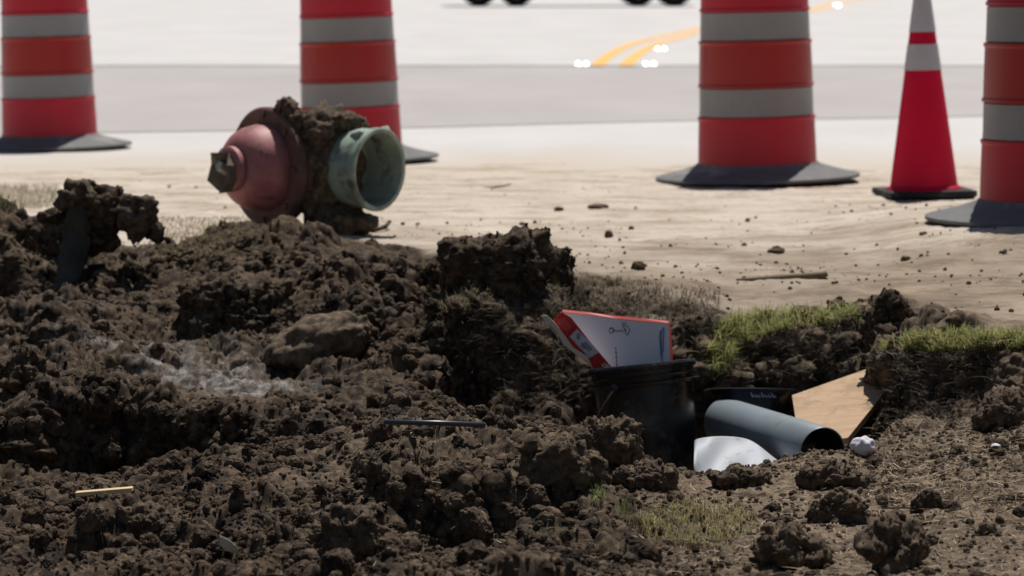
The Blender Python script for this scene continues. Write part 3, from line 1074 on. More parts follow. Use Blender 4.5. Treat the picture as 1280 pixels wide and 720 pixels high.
# ------------------------------------------------------------------ grass and straw
def blades(name, label, cat, spots, hmin, hmax, wid, cols, lean=.5, lay=0.0, mat=None):
    """spots: (point, normal); every blade a bent tapered strip"""
    n = len(spots)
    V = np.empty((n, 7, 3))
    C = np.empty((n, 7, 3))
    for i, (p, nr) in enumerate(spots):
        h = random.uniform(hmin, hmax)
        a_ = random.uniform(0, 2 * math.pi)
        dirv = Vector((math.cos(a_), math.sin(a_), 0))
        up = (Vector((0, 0, 1)) + nr * .5).normalized()
        up = (up * (1 - lay) + dirv * lay).normalized()
        side = up.cross(dirv)
        if side.length < .05: side = Vector((-dirv.y, dirv.x, 0.05))
        side.normalize()
        ln = random.uniform(0, lean)
        w_ = wid * random.uniform(.6, 1.3)
        ps = []
        for f in (0, .4, .75, 1.0):
            q_ = p + up * (h * f * (1 - .25 * ln * f)) + dirv * (h * ln * f * f) - Vector((0, 0, h * ln * .35 * f ** 3))
            ps.append(q_)
        for k, wk in enumerate((1, .85, .5)):
            V[i, 2 * k] = ps[k] - side * w_ * wk * .5
            V[i, 2 * k + 1] = ps[k] + side * w_ * wk * .5
        V[i, 6] = ps[3]
        cc = np.array(random.choices(cols[0], cols[1])[0]) * random.uniform(.7, 1.25)
        C[i] = cc
    base = (np.arange(n) * 7)[:, None]
    F3 = np.concatenate([base + np.array([[a0, b0, c0]]) for a0, b0, c0 in ((0, 1, 3), (0, 3, 2), (2, 3, 5), (2, 5, 4), (4, 5, 6))], 0)
    me = np_mesh(name, V.reshape(-1, 3), F3, False)
    add_col(me, 'col', C.reshape(-1, 3))
    o = link(name, me, mat or M_grass)
    tag(o, label, cat, None, 'stuff')
    return o


M_grass = attr_mat('grass_blades', .6, .5)
M_straw = attr_mat('dry_straw', .7, .15)
GREEN = ([(.31, .37, .105), (.43, .44, .16), (.56, .49, .25), (.19, .23, .06)], [3, 4, 4, 1.2])
OLIVE = ([(.40, .36, .17), (.34, .33, .12), (.50, .42, .24), (.22, .25, .07)], [3, 3, 3, 1])
STRAW = ([(.36, .265, .165), (.24, .17, .105), (.55, .45, .30), (.13, .09, .06)], [3, 3, 1.3, 2.5])


def poly_spots(poly, n, jitter=0):
    xs = [p_[0] for p_ in poly]
    ys = [p_[1] for p_ in poly]
    out = []
    tries = 0
    while len(out) < n and tries < n * 20:
        tries += 1
        x, y = random.uniform(min(xs), max(xs)), random.uniform(min(ys), max(ys))
        ins = False
        j = len(poly) - 1
        for i in range(len(poly)):
            if (poly[i][1] > y) != (poly[j][1] > y) and x < (poly[j][0] - poly[i][0]) * (y - poly[i][1]) / (poly[j][1] - poly[i][1]) + poly[i][0]: ins = not ins
            j = i
        if not ins: continue
        out.append(hit(x, y))
    return out


blades('grass', 'green grass strip along the right bank top behind the dark cut', 'grass', poly_spots([(1105, 440), (1130, 422), (1180, 418), (1300, 415), (1300, 436), (1240, 438), (1180, 442)], 2900), .008, .048, .0022, GREEN, 1.1)
blades('grass', 'green grass tuft on the bank left of the leaning clod, hanging over the edge', 'grass',
       poly_spots([(880, 440), (905, 400), (960, 392), (1075, 390), (1082, 402), (1000, 412), (945, 425), (920, 440), (905, 470), (882, 478)], 3000), .008, .062, .0022, GREEN, 1.2)
blades('grass', 'thin grass along the cut bank below its crowning clods', 'grass',
       poly_spots([(540, 370), (560, 345), (640, 345), (715, 340), (765, 352), (760, 362), (700, 368), (640, 372), (590, 378), (556, 420), (536, 420)], 800), .008, .036, .0020, ([(.22, .20, .09), (.16, .13, .07), (.30, .26, .14), (.13, .14, .04)], [2, 3, 1, 1]), 1.1)
blades('grass', 'matted brown roots and dead grass over the bank behind the bucket', 'grass',
       poly_spots([(690, 360), (780, 350), (900, 365), (895, 400), (870, 440), (840, 400), (720, 390)], 2200), .010, .035, .002, ([(.10, .075, .05), (.17, .13, .085), (.13, .12, .06), (.24, .19, .13)], [3, 3, 1, 1.5]), 1.0, .3, M_straw)
blades('grass', 'sparse green and yellow grass poking through the foreground soil', 'grass',
       poly_spots([(790, 650), (850, 632), (940, 640), (945, 665), (900, 688), (810, 684)], 900), .012, .045, .0018, OLIVE, .8)
blades('grass', 'single fresh green shoot on the front mound', 'grass', [hit(random.gauss(741, 6), random.gauss(628, 5)) for _ in range(26)] + [hit(random.gauss(780, 8), random.gauss(640, 6)) for _ in range(16)], .02, .055, .002, ([(.10, .19, .03), (.14, .22, .05)], [1, 1]), .5)
blades('grass', 'faded olive grass patch left of the hydrant behind the spoil', 'grass', [hit(random.uniform(185, 300), random.uniform(272, 322)) for _ in range(2400)], .006, .018, .003, ([(.28, .23, .13), (.22, .19, .09), (.34, .28, .17)], [1, 1, 1]), .8, .2)
blades('grass', 'olive grass at the left edge between spoil and road', 'grass', [hit(random.uniform(-60, 72), random.uniform(235, 262)) for _ in range(2200)], .012, .035, .003, ([(.20, .19, .075), (.26, .23, .11)], [1, 1]), .6)
straws = [hit(random.uniform(800, 1300), random.uniform(555, 725)) for _ in range(3600)] + [hit(random.uniform(1080, 1300), random.uniform(520, 640)) for _ in range(2600)]
blades('straw', 'dead straw bits littering the dry soil at lower right', 'straw', straws, .010, .042, .0021, STRAW, .9, .85, M_straw)
blades('straw', 'pale root hairs and straw bits strewn over the front mound', 'straw', [hit(random.uniform(300, 860), random.uniform(535, 725)) for _ in range(650)], .008, .03, .0013, STRAW, .9, .7, M_straw)
blades('roots', 'dead roots hanging from the dark right bank', 'roots', poly_spots([(1100, 450), (1130, 430), (1250, 440), (1240, 500), (1150, 540), (1090, 530)], 900), .015, .05, .0016, ([(.13, .10, .065), (.22, .17, .11), (.08, .06, .04)], [2, 1, 2]), 1.2, .5, M_straw)

blades('roots', 'fine dead roots hanging from the bank below the grass tuft', 'roots', poly_spots([(890, 430), (950, 425), (1075, 405), (1090, 450), (1000, 480), (900, 480)], 1100), .012, .045, .0015, ([(.13, .10, .065), (.20, .155, .10), (.08, .06, .04)], [2, 1, 2]), 1.3, .5, M_straw)
blades('roots', 'fine roots and dead blades on the dark face of the cut bank', 'roots', poly_spots([(600, 380), (700, 365), (730, 420), (735, 500), (620, 520), (560, 420)], 1200), .012, .045, .0015, ([(.13, .10, .065), (.20, .155, .10), (.08, .06, .04)], [2, 1, 2]), 1.3, .5, M_straw)
# ------------------------------------------------------------------ bucket with the cardboard box
M_bk, ntb, bb = new_mat('black_bucket_plastic')
vb = obj_pos(ntb)
sm_ = ramp(ntb, noise(ntb, 9, 6, .7, vb, .6), .54, .78)
cb = mixc(ntb, sm_, (.009, .009, .010), (.16, .135, .10))
bb.inputs['Specular IOR Level'].default_value = .5
ntb.links.new(cb, bb.inputs['Base Color'])
rb = nd(ntb, 'ShaderNodeMapRange')
ntb.links.new(sm_, rb.inputs['Value'])
rb.inputs['To Min'].default_value = .26
rb.inputs['To Max'].default_value = .6
ntb.links.new(rb.outputs['Result'], bb.inputs['Roughness'])
M_wire = plain('bail_wire', (.45, .44, .42), .35, .5, .1, metal=1.0)


def bucket_parts(e, R=.151, r=.132, H=.37, wire=True):
    k = R / .151
    rr = lambda h: r + (R - .007 - r) * h / H
    link('body', lathe('body', [(.001, .0), (r - .006, .0), (r, .006), (rr(H - .075), H - .075), (rr(H - .06), H - .06), (R - .003, H - .02), (R - .003, H - .004), (R - .006, H), (R - .011, H), (R - .012, H - .02), (rr(H * .5) - .004, H * .5), (r - .004, .012), (.001, .010)], 72), M_bk, e)
    link('rim_ring', lathe('rim_ring', [(R - .001, H - .018), (R + .004, H - .016), (R + .005, H - .006), (R + .001, H + .001), (R - .010, H + .002), (R - .013, H - .004)], 72), M_bk, e)
    link('collar', lathe('collar', [(R - .006, H - .062), (R + .010, H - .060), (R + .011, H - .052), (R - .003, H - .049)], 72), M_bk, e)
    link('collar', lathe('collar', [(R - .005, H - .038), (R + .003, H - .037), (R + .004, H - .033), (R - .002, H - .031)], 72), M_bk, e)


bp = at(802, 455, 9.22)
bucket = empty('bucket', (0, 0, 0), 'upright black plastic bucket with a red and white cardboard box in it', 'bucket')
rotm = Matrix.Rotation(-.105, 4, 'Y') @ Matrix.Rotation(-.115, 4, 'X')
axis_ = rotm @ Vector((0, 0, .37))
bucket.location = bp - axis_
bucket.rotation_euler = rotm.to_euler()
bucket_parts(bucket)
bail = [Vector((-.160 * math.cos(t_), .168 * math.sin(t_), .312 - .16 * math.sin(t_))) for t_ in np.linspace(.02, 3.12, 40)]
link('bail_handle', tube('bail_handle', bail, .0022, 6), M_wire, bucket, None, (0, 0, math.radians(58)))
link('bail_ear', tube('bail_ear', [(-.140, 0, .312), (-.166, 0, .312)], .011, 12), M_bk, bucket, None, (0, 0, math.radians(58)))
link('bail_ear', tube('bail_ear', [(.140, 0, .312), (.166, 0, .312)], .011, 12), M_bk, bucket, None, (0, 0, math.radians(58)))

M_card = plain('white_cardboard', (.82, .81, .83), .7, .3, .04, 6)
M_red = plain('red_printed_card', (.60, .03, .025), .5, .4, .10, 9)
M_cream = plain('cream_card', (.62, .56, .42), .7, .3, .06)
M_ink = plain('dark_ink', (.03, .03, .055), .6, .3)
M_blue = plain('blue_ink', (.09, .11, .26), .6, .3)
M_rink = plain('maroon_ink', (.38, .03, .06), .6, .3)
M_wink = plain('white_ink', (.85, .8, .76), .6, .3)
M_grey = plain('grey_label_print', (.58, .58, .63), .6, .3)
DB = 9.28
box = empty('cardboard_box', at(790, 470, DB), 'torn open red and white cardboard box standing in the upright black bucket', 'box')


def ploc(px, py, Y): return at(px, py, Y) - box.location


def card(name, pts, mat, th=.003, parent=None):
    n = (Vector(pts[1]) - Vector(pts[0])).cross(Vector(pts[-1]) - Vector(pts[0]))
    if n.y > 0: pts = pts[::-1]
    V = [Vector(p) for p in pts]
    V = V + [p + Vector((0, th, 0)) for p in V]
    m = len(pts)
    FA = [tuple(range(m)), tuple(range(2 * m - 1, m - 1, -1))] + [((k + 1) % m, k, k + m, (k + 1) % m + m) for k in range(m)]
    o = link(name, py_mesh(name, V, FA), mat, parent or box)
    return o


def strokes(name, lines, mat, w, Yf, parent):
    """flat print: thin ribbons laid just proud of the card, Yf(px,py) is the card's depth"""
    V, FA = [], []
    for ln in lines:
        b0 = len(V)
        for i, (x, y) in enumerate(ln):
            x0, y0 = ln[max(i - 1, 0)]
            x1, y1 = ln[min(i + 1, len(ln) - 1)]
            dx, dy = x1 - x0, y1 - y0
            L_ = math.hypot(dx, dy) or 1
            nx_, ny_ = -dy / L_ * w / 2, dx / L_ * w / 2
            for sgn in (-1, 1): V.append(ploc(x + sgn * nx_, y + sgn * ny_, Yf(x, y) - .0012))
        for i in range(len(ln) - 1): FA.append((b0 + 2 * i, b0 + 2 * i + 1, b0 + 2 * i + 3, b0 + 2 * i + 2))
    return link(name, py_mesh(name, V, FA), mat, parent)


# the standing back panel, leaning slightly back at the top
bpan = lambda x, y: DB + .015 + (470 - y) * .00035
q = [(700, 390), (760, 396), (836, 404), (839, 470), (842, 520), (768, 520), (742, 460)]
pan = card('back_panel', [ploc(x, y, bpan(x, y)) for x, y in q][::-1], M_card)
# red edges folded round the panel
edge = [(703, 388.6), (730, 391.2), (752, 394), (775, 396.4), (800, 399.4), (836, 402.6)]
V, FA = [], []
for (x, y) in edge:
    for dy, dY in ((-1.6, .004), (1.7, -.003)): V.append(ploc(x, y + dy + random.uniform(-.5, .5), bpan(x, y) + dY))
for i in range(len(edge) - 1): FA.append((2 * i, 2 * i + 1, 2 * i + 3, 2 * i + 2))
o = link('red_edge', py_mesh('red_edge', V, FA), M_red, box)
md = o.modifiers.new('thickness', 'SOLIDIFY'); md.thickness = .002
o = card('side_panel', [ploc(835, 401.5, bpan(835, 402) - .002), ploc(838.5, 404, bpan(838, 404) + .07), ploc(842, 462, bpan(841, 460) + .07), ploc(838, 470, bpan(838, 470) - .002)], M_red, .003)
card('white_fold', [ploc(834, 408, bpan(834, 408) - .003), ploc(836, 405, bpan(836, 405) - .0035), ploc(838, 468, bpan(838, 468) - .004), ploc(829, 468, bpan(829, 468) - .003), ploc(831, 420, bpan(831, 420) - .003)][::-1], M_card, .0015)
# left side strip, folded towards the viewer
sdep = lambda x, y: DB - .022 - (x - 690) * .0002 + (y - 400) * .0001
card('side_strip', [ploc(x, y, sdep(x, y)) for x, y in ((691, 400), (702, 390), (714, 397), (736, 425), (770, 465), (782, 480), (756, 480), (744, 463), (718, 437), (707, 421))][::-1], M_red, .003)
card('strip_lining', [ploc(x, y, sdep(x, y) + .0045) for x, y in ((692.5, 401), (703, 391.5), (713.5, 398.5), (735, 426), (769, 465), (780, 480), (757, 480), (745, 463), (719, 437), (708, 421))], M_card, .002)  # white inner side, added to keep red bounce off the back panel
lab_o = card('address_label', [ploc(x, y, sdep(x, y) - .0025) for x, y in ((712, 421), (721.5, 411.5), (749, 440), (737, 447.5))][::-1], M_grey, .0008)
M_grey2 = plain('white_label', (.58, .58, .63), .6, .3, .04)
card('address_label', [ploc(x, y, sdep(x, y) - .0035) for x, y in ((716, 423), (723, 416), (742, 436), (733, 443))][::-1], M_grey2, .0008)
strokes('label_print', [[(720.5, 418), (724.5, 422.5)], [(723, 416.5), (726, 420)], [(721, 421.5), (724, 425)], [(727, 428), (737, 439)], [(731, 428), (740, 437.5)], [(726.5, 431), (731, 436)]], M_ink, 1.1, lambda x, y: sdep(x, y) - .005, box)
strokes('white_print', [[(698, 399), (710, 413)], [(701, 398), (712, 411)], [(704, 397), (713, 408)], [(697, 402), (706, 413)]], plain('pale_red_print', (.75, .22, .2), .6), .7, lambda x, y: sdep(x, y) - .002, box)
strokes('white_print', [[(752, 461), (761, 456)], [(752, 455), (758, 462)], [(755, 453.5), (761, 460)], [(747, 463), (752, 461)]], M_wink, 1.2, lambda x, y: sdep(x, y) - .002, box)
strokes('maroon_mark', [[(709, 421), (718, 408)], [(714.5, 412), (720, 409)]], M_rink, 2.0, lambda x, y: sdep(x, y) - .0015, box)  # maroon ribbons laid flat on the strip
# outer cream flap
fdep = lambda x, y: DB - .045 - (x - 680) * .0001
card('outer_flap', [ploc(x, y, fdep(x, y)) for x, y in ((676.5, 395), (679, 393.8), (684, 394.5), (694, 404), (707, 421), (716, 434), (735, 446.5), (742, 463), (735, 452), (722, 445), (705, 431), (690, 413))][::-1], M_cream, .006)
strokes('flap_print', [[(687, 407), (691, 412.5)], [(692, 412), (696, 418)], [(698, 421), (702, 427)]], M_rink, 1.1, lambda x, y: fdep(x, y) - .002, box)
# the script and marks on the back panel
def circ(cx, cy, rx, ry, a0=0, a1=360, n=12):
    return [(cx + rx * math.cos(math.radians(a0 + (a1 - a0) * i / n)), cy + ry * math.sin(math.radians(a0 + (a1 - a0) * i / n))) for i in range(n + 1)]


hand = [circ(764, 413, 2.4, 3.4), [(763, 411), (766, 410), (767.5, 413), (766, 416)], [(768.5, 415), (769, 412), (770, 415), (771, 412), (772, 415), (773.5, 412.5), (774.5, 415)], [(774.5, 414), (777, 412), (777.5, 415), (780, 413.5)],
        [(777, 403), (779, 405), (778.5, 408), (780.5, 411), (782, 414.5)], [(782.5, 402.5), (780, 405.5), (782, 408.5), (784.5, 406)], [(779, 409), (783, 413), (781, 415), (784, 418.5)], [(784.5, 408), (787, 412), (786, 416), (783.5, 419.5)]]
strokes('handwriting', hand, M_ink, .8, bpan, box)
strokes('red_print', [[(769.5, 434), (769.8, 437)], [(769.8, 438.5), (770.1, 443)], [(770.1, 444.5), (770.4, 449)], [(770.4, 450), (770.7, 453)], [(770.7, 454), (771, 459)]], M_rink, 1.5, bpan, box)
strokes('blue_print', [[(829.5, 409), (827, 414), (826.4, 425), (826.8, 436), (827.6, 452)], [(826, 413), (824.5, 420), (825.5, 432), (826, 446)], [(830, 411), (829, 424), (829, 440)]], M_blue, 1.1, bpan, box)

# ------------------------------------------------------------------ second bucket, pipe, sheet, board
b2p = at(939, 488, 9.36)
b2 = empty('bucket', (0, 0, 0), 'second black bucket, partly buried and tipped forward behind the grey pipe', 'bucket')
rotm = Matrix.Rotation(.01, 4, 'Y') @ Matrix.Rotation(-.165, 4, 'X')
b2.location = b2p - (rotm @ Vector((0, 0, .33)))
b2.rotation_euler = rotm.to_euler()
R2 = .138
link('body', lathe('body', [(.001, 0), (.115, 0), (.121, .006), (R2 - .004, .30), (R2 - .002, .325), (R2 - .005, .332), (R2 - .011, .332), (R2 - .012, .30), (.115, .012), (.001, .010)], 72), M_bk, b2)
link('rim_ring', lathe('rim_ring', [(R2 - .002, .268), (R2 + .003, .27), (R2 + .004, .322), (R2 + .001, .331), (R2 - .008, .333), (R2 - .012, .329)], 72), M_bk, b2)
# worn white lettering on the rim band
V, FA = [], []
def rim_stroke(pts, w):
    b0 = len(V)
    for i, (u, v_) in enumerate(pts):
        u0, v0 = pts[max(i - 1, 0)]
        u1, v1 = pts[min(i + 1, len(pts) - 1)]
        L_ = math.hypot(u1 - u0, v1 - v0) or 1
        for sg in (-1, 1):
            uu, vv = u - sg * (v1 - v0) / L_ * w / 2, v_ + sg * (u1 - u0) / L_ * w / 2
            a_ = -math.pi / 2 + uu / R2
            V.append(((R2 + .0048) * math.cos(a_), (R2 + .0048) * math.sin(a_), vv))
    for i in range(len(pts) - 1): FA.append((b0 + 2 * i, b0 + 2 * i + 1, b0 + 2 * i + 3, b0 + 2 * i + 2))
for (u, pat) in ((-.011, 'S'), (-.001, 's'), (.008, 's'), (.018, 'S'), (.028, 's'), (.038, 's'), (.047, 'S'), (.055, 's')):
    h_ = .013 if pat == 'S' else .007
    z0 = .306
    rim_stroke([(u, z0 + h_), (u + .002, z0 + h_ * .45), (u + .004, z0), (u + .0065, z0 + h_ * .4)], .0018)
    rim_stroke([(u + .005, z0 + .001), (u + .008, z0 + .0005)], .0018)
link('lettering', py_mesh('lettering', V, FA), plain('worn_white_lettering', (.6, .6, .6), .6, .3, .3, 300), b2)

M_pipe = plain('grey_plastic_pipe', (.20, .24, .262), .42, .5, .10, 5, dirt=(.20, .17, .13), dirt_amt=.12, dscale=18)
M_pin = plain('black_pipe_inside', (.012, .012, .013), .8, .3)  # inner wall of the pipe, black all along
pa, pb = at(916, 530, 9.22), at(1028, 565, 8.68)
pd_ = (pb - pa).normalized()
plen = (pb - pa).length
pipe = empty('pipe', pb, 'grey plastic pipe lying across the trench with its black open end facing right', 'pipe')
pipe.rotation_euler = (-pd_).to_track_quat('X', 'Z').to_euler()
PR = .069
link('shell', lathe('shell', [(PR - .004, -.001), (PR - .0015, -.003), (PR, 0), (PR, plen * .5), (PR, plen + .05), (PR - .004, plen + .05)], 64, 'X'), M_pipe, pipe)
link('inner_wall', lathe('inner_wall', [(PR - .0035, .0), (PR - .0045, .004), (PR - .0045, plen + .045)], 64, 'X'), M_pin, pipe)

M_sheet = plain('white_plastic_sheet', (.42, .445, .485), .6, .5, .05, 6, bmp=.25, bscale=40, dirt=(.2, .165, .125), dirt_amt=.10, dscale=16)
sh = []
cols_ = [(868, 549, 596), (884, 546, 604), (902, 545, 608), (922, 546, 604), (936, 549, 600), (947, 555, 598), (960, 566, 596), (974, 577, 594), (988, 586, 594)]
nv = 14
for (x, yt, yb) in cols_:
    for k in range(nv):
        f = k / (nv - 1)
        y = yt + (yb - yt) * f
        Yd = 8.78 - .22 * f + .045 * math.sin(x * .075 + f * 3.2 + 1) + .02 * math.sin(x * .21 - f * 4) + .03 * abs(x - 927) / 60 * (1 - f)
        sh.append(at(x, y, Yd))
FA = []
for i in range(len(cols_) - 1):
    for k in range(nv - 1): FA.append((i * nv + k, i * nv + k + 1, (i + 1) * nv + k + 1, (i + 1) * nv + k))
o = link('plastic_sheet', py_mesh('plastic_sheet', sh, FA, True), M_sheet)
md = o.modifiers.new('smooth', 'SUBSURF'); md.levels = 2; md.render_levels = 2
md = o.modifiers.new('thickness', 'SOLIDIFY'); md.thickness = .002
tag(o, 'crumpled white plastic sheet between the upright bucket and the grey pipe', 'plastic sheet')
# white rag beyond the pipe mouth
rg = clod_mesh('white_rag', .030, .028, .026, 41, .8, ICO3, .002)
tag(link('white_rag', rg, plain('white_rag', (.62, .60, .64), .7, .3, .08, 40), None, at(1078, 558, min(hit(1078, 563)[0].y, 8.72) - .02)), 'small white rag beside the open end of the grey pipe', 'rag')

M_ply, ntp, bpw = new_mat('raw_plywood')
vp = obj_pos(ntp)
mpn = nd(ntp, 'ShaderNodeMapping')
mpn.inputs['Scale'].default_value = (3, 26, 26)
ntp.links.new(vp, mpn.inputs['Vector'])
gr = ramp(ntp, noise(ntp, 1.6, 6, .6, mpn.outputs['Vector'], .8), .35, .68)
cply = mixc(ntp, gr, (.52, .35, .215), (.40, .255, .145))
cply = mixc(ntp, ramp(ntp, noise(ntp, 9, 7, .72, vp), .52, .74), cply, (.24, .165, .105))
ntp.links.new(cply, bpw.inputs['Base Color'])
bpw.inputs['Roughness'].default_value = .8
bump(ntp, gr, .3, .002, bpw)
bc = at(1050, 505, 9.1)
bq = [at(990, 494, 9.22), at(1101, 455, 9.34), at(1111, 463, 9.30), at(1110, 484, 9.16), at(1060, 547, 8.86), at(1000, 560, 8.86)]
# one flat board: bring the outline into the plane of three of its corners
n_ = (bq[1] - bq[0]).cross(bq[4] - bq[0]).normalized()
bq = [v - n_ * (v - bq[0]).dot(n_) for v in bq]
if n_.z < 0: bq = bq[::-1]
brd = link('plywood_board', slab('plywood_board', [v - bc for v in bq], .018), M_ply, None, bc)
tag(brd, 'raw tan plywood board leaning in the trench behind the grey pipe', 'board')

# ------------------------------------------------------------------ broken hydrant
HY = 12.0
HA = at(336, 209, HY)                 # middle of the red flange
hyd = empty('fire_hydrant', HA, 'broken red and green fire hydrant top caked in mud, lying on its side', 'fire hydrant')
dB = Vector((.80, -.60, -.03)).normalized()      # out of the green bell
BL = at(474, 212, HY - .10) - .43 * dB - HA
rA = (0, 0, math.radians(40))
rB = dB.to_track_quat('X', 'Z').to_euler()
_link = link


def linkA(name, me, mat, par, loc=(0, 0, 0)):
    return _link(name, me, mat, par, Matrix.Rotation(rA[2], 3, 'Z') @ Vector(loc), rA)


def linkB(name, me, mat, par): return _link(name, me, mat, par, BL, rB)


M_hr = plain('faded_red_paint', (.40, .155, .15), .55, .4, .22, 14, bmp=.3, bscale=90, dirt=(.10, .065, .05), dirt_amt=.22, dscale=9)
M_hf = plain('rusty_red_flange', (.16, .075, .065), .7, .35, .3, 22, bmp=.5, bscale=80, dirt=(.085, .06, .045), dirt_amt=.5, dscale=12)
M_hg = plain('weathered_green_paint', (.32, .40, .33), .5, .4, .2, 12, bmp=.3, bscale=90, dirt=(.09, .075, .055), dirt_amt=.30, dscale=10)
M_hm = plain('muddy_iron', (.13, .105, .08), .85, .3, .3, 20, bmp=.6, bscale=60)
linkA('bonnet', lathe('bonnet', [(.001, -.165), (.06, -.163), (.09, -.156), (.115, -.145), (.138, -.12), (.153, -.085), (.160, -.045), (.163, -.016), (.19, -.012)], 64, 'X'), M_hr, hyd)
linkA('flange', lathe('flange', [(.150, -.022), (.216, -.024), (.224, -.016), (.224, .010), (.218, .016), (.17, .016)], 64, 'X'), M_hf, hyd)
linkA('flange', lathe('flange', [(.165, .022), (.208, .022), (.214, .028), (.214, .048), (.208, .054), (.15, .054)], 64, 'X'), M_hf, hyd)
bolt = tube('bolt', [(-.032, 0, 0), (-.018, 0, 0), (.055, 0, 0), (.070, 0, 0)], [.013, .013, .013, .011], 6, False)
for k in range(8):
    a_ = k * math.pi / 4
    linkA('bolt', bolt, M_hf, hyd, (0, .195 * math.cos(a_), .195 * math.sin(a_)))
linkA('nozzle_cap', lathe('nozzle_cap', [(.085, -.165), (.085, -.185), (.07, -.195), (.045, -.196), (.045, -.20)], 24, 'X'), M_hr, hyd)
# broken cap lug with a jagged lip
nb = bmesh.new()
ring0, ring1, ring2 = [], [], []
jag = [.0, .03, -.012, .024, .008, .034, -.01, .02]
for k in range(8):
    a_ = k * math.pi / 4 + .39
    ring0.append(nb.verts.new((-.180, .070 * math.cos(a_), .075 * math.sin(a_) - .012)))
    ring1.append(nb.verts.new((-.212 - jag[k], .072 * math.cos(a_), .080 * math.sin(a_) - .012)))
    ring2.append(nb.verts.new((-.206 - jag[k] * .6, .048 * math.cos(a_), .052 * math.sin(a_) - .012)))
cen = nb.verts.new((-.186, 0, -.012))
for k in range(8):
    k2 = (k + 1) % 8
    nb.faces.new((ring0[k], ring0[k2], ring1[k2], ring1[k]))
    nb.faces.new((ring1[k], ring1[k2], ring2[k2], ring2[k]))
    nb.faces.new((ring2[k], ring2[k2], cen))
nm_ = bpy.data.meshes.new('operating_nut')
nb.to_mesh(nm_)
nb.free()
linkA('operating_nut', nm_, M_hm, hyd)
linkA('nut_stub', tube('nut_stub', [(-.185, 0, 0), (-.225, .0, .015)], [.026, .02], 5, False), plain('bare_bright_metal', (.5, .47, .4), .35, .5, .1, metal=.6), hyd)
linkB('barrel', lathe('barrel', [(.15, .05), (.152, .06), (.148, .20), (.146, .27)], 56, 'X'), M_hm, hyd)
bl = lathe('bell', [(.130, .27), (.138, .285), (.145, .305), (.148, .33), (.148, .405), (.154, .412), (.155, .428), (.150, .434), (.136, .431), (.132, .40), (.128, .27), (.09, .22), (.001, .215)], 72, 'X')
linkB('bell', bl, M_hg, hyd)
# wrench lugs on the bell rim, one snapped
for a_ in (1.15, 2.1):
    linkB('lug', tube('lug', [(.36, .142 * math.cos(a_), .142 * math.sin(a_)), (.415, .156 * math.cos(a_), .156 * math.sin(a_))], [.014, .018], 6), M_hg, hyd)
# caked mud: a lumpy collar round the barrel, plus clods on it
V0, F0 = [], []
nu, nvv = 110, 60
uu, vv = np.meshgrid(np.linspace(0, 2 * np.pi, nu, endpoint=False), np.linspace(0, 1, nvv))
uu, vv = uu.ravel(), vv.ravel()
hl = .095 + vv * .21
cyl = np.stack([hl, np.cos(uu), np.sin(uu)], 1)
arch = np.sin(np.pi * np.clip(vv, 0, 1)) ** .5
nz_ = fbm(cyl * np.array([9, 1.6, 1.6]) + 3, 4, 101)
rr_ = .146 + arch * (.040 + .034 * nz_ + .020 * np.maximum(0, cyl[:, 2]))
pm = np.stack([hl + .012 * fbm(cyl * 4, 3, 7), rr_ * np.cos(uu), rr_ * np.sin(uu)], 1)
f1, f2, h_ = worley(pm / .035, 103)
rr_ += arch * np.sqrt(np.clip(1 - (f1 / .8) ** 2, 0, 1)) * h_ * .024
f1, f2, h_ = worley(pm / .016, 104)
rr_ += arch * np.sqrt(np.clip(1 - (f1 / .8) ** 2, 0, 1)) * h_ * .011
pm[:, 1], pm[:, 2] = rr_ * np.cos(uu), rr_ * np.sin(uu)
ai = np.arange(nu * nvv).reshape(nvv, nu)
FAq = np.stack([ai[:-1].ravel(), np.roll(ai, -1, 1)[:-1].ravel(), np.roll(ai, -1, 1)[1:].ravel(), ai[1:].ravel()], 1)
M_cake = soil_mat('caked_mud', .45)
linkB('mud_collar', np_mesh('mud_collar', pm, FAq), M_cake, hyd)
for (px, py, hw, hh, dY, sd) in ((362, 140, 12, 18, -.02, 51), (376, 160, 13, 20, -.06, 52), (420, 152, 26, 14, 0, 53), (398, 165, 20, 18, -.08, 54), (445, 160, 16, 10, .03, 55), (425, 276, 30, 16, -.06, 56), (398, 212, 44, 70, .10, 57), (378, 215, 26, 62, .02, 59), (352, 132, 8, 8, -.02, 58)):
    k = HY / F
    c_ = at(px, py, HY - .03 + dY)
    o = link('mud_lump', clod_mesh('mud_lump', hw * k, hw * k, hh * k, sd, 1.1, ICO3, .014), M_cake, hyd)
    o.location = c_ - HA
# thin dark bent tube under the hydrant
hz = ground_z(at(468, 290, 11.9).x, 11.9)
rp = [hit(436, 289)[0] + Vector((0, 0, .004)), hit(452, 292)[0] + Vector((0, 0, .006)), hit(468, 291)[0] + Vector((0, 0, .010)), hit(480, 289)[0] + Vector((0, 0, .014)), hit(487, 286)[0] + Vector((0, 0, .028))]
tag(link('root_piece', tube('root_piece', rp, [.014, .010, .009, .009, .007], 7), M_soil), 'dark bent strand lying under the green end of the hydrant', 'root')

# ------------------------------------------------------------------ mud clump with a drooping arm at left
k = 10.75 / F
MY = 10.72
mud = empty('mud_clump', at(110, 320, MY), 'mud caked post with a drooping lump arm standing on the spoil at left', 'mud clump')


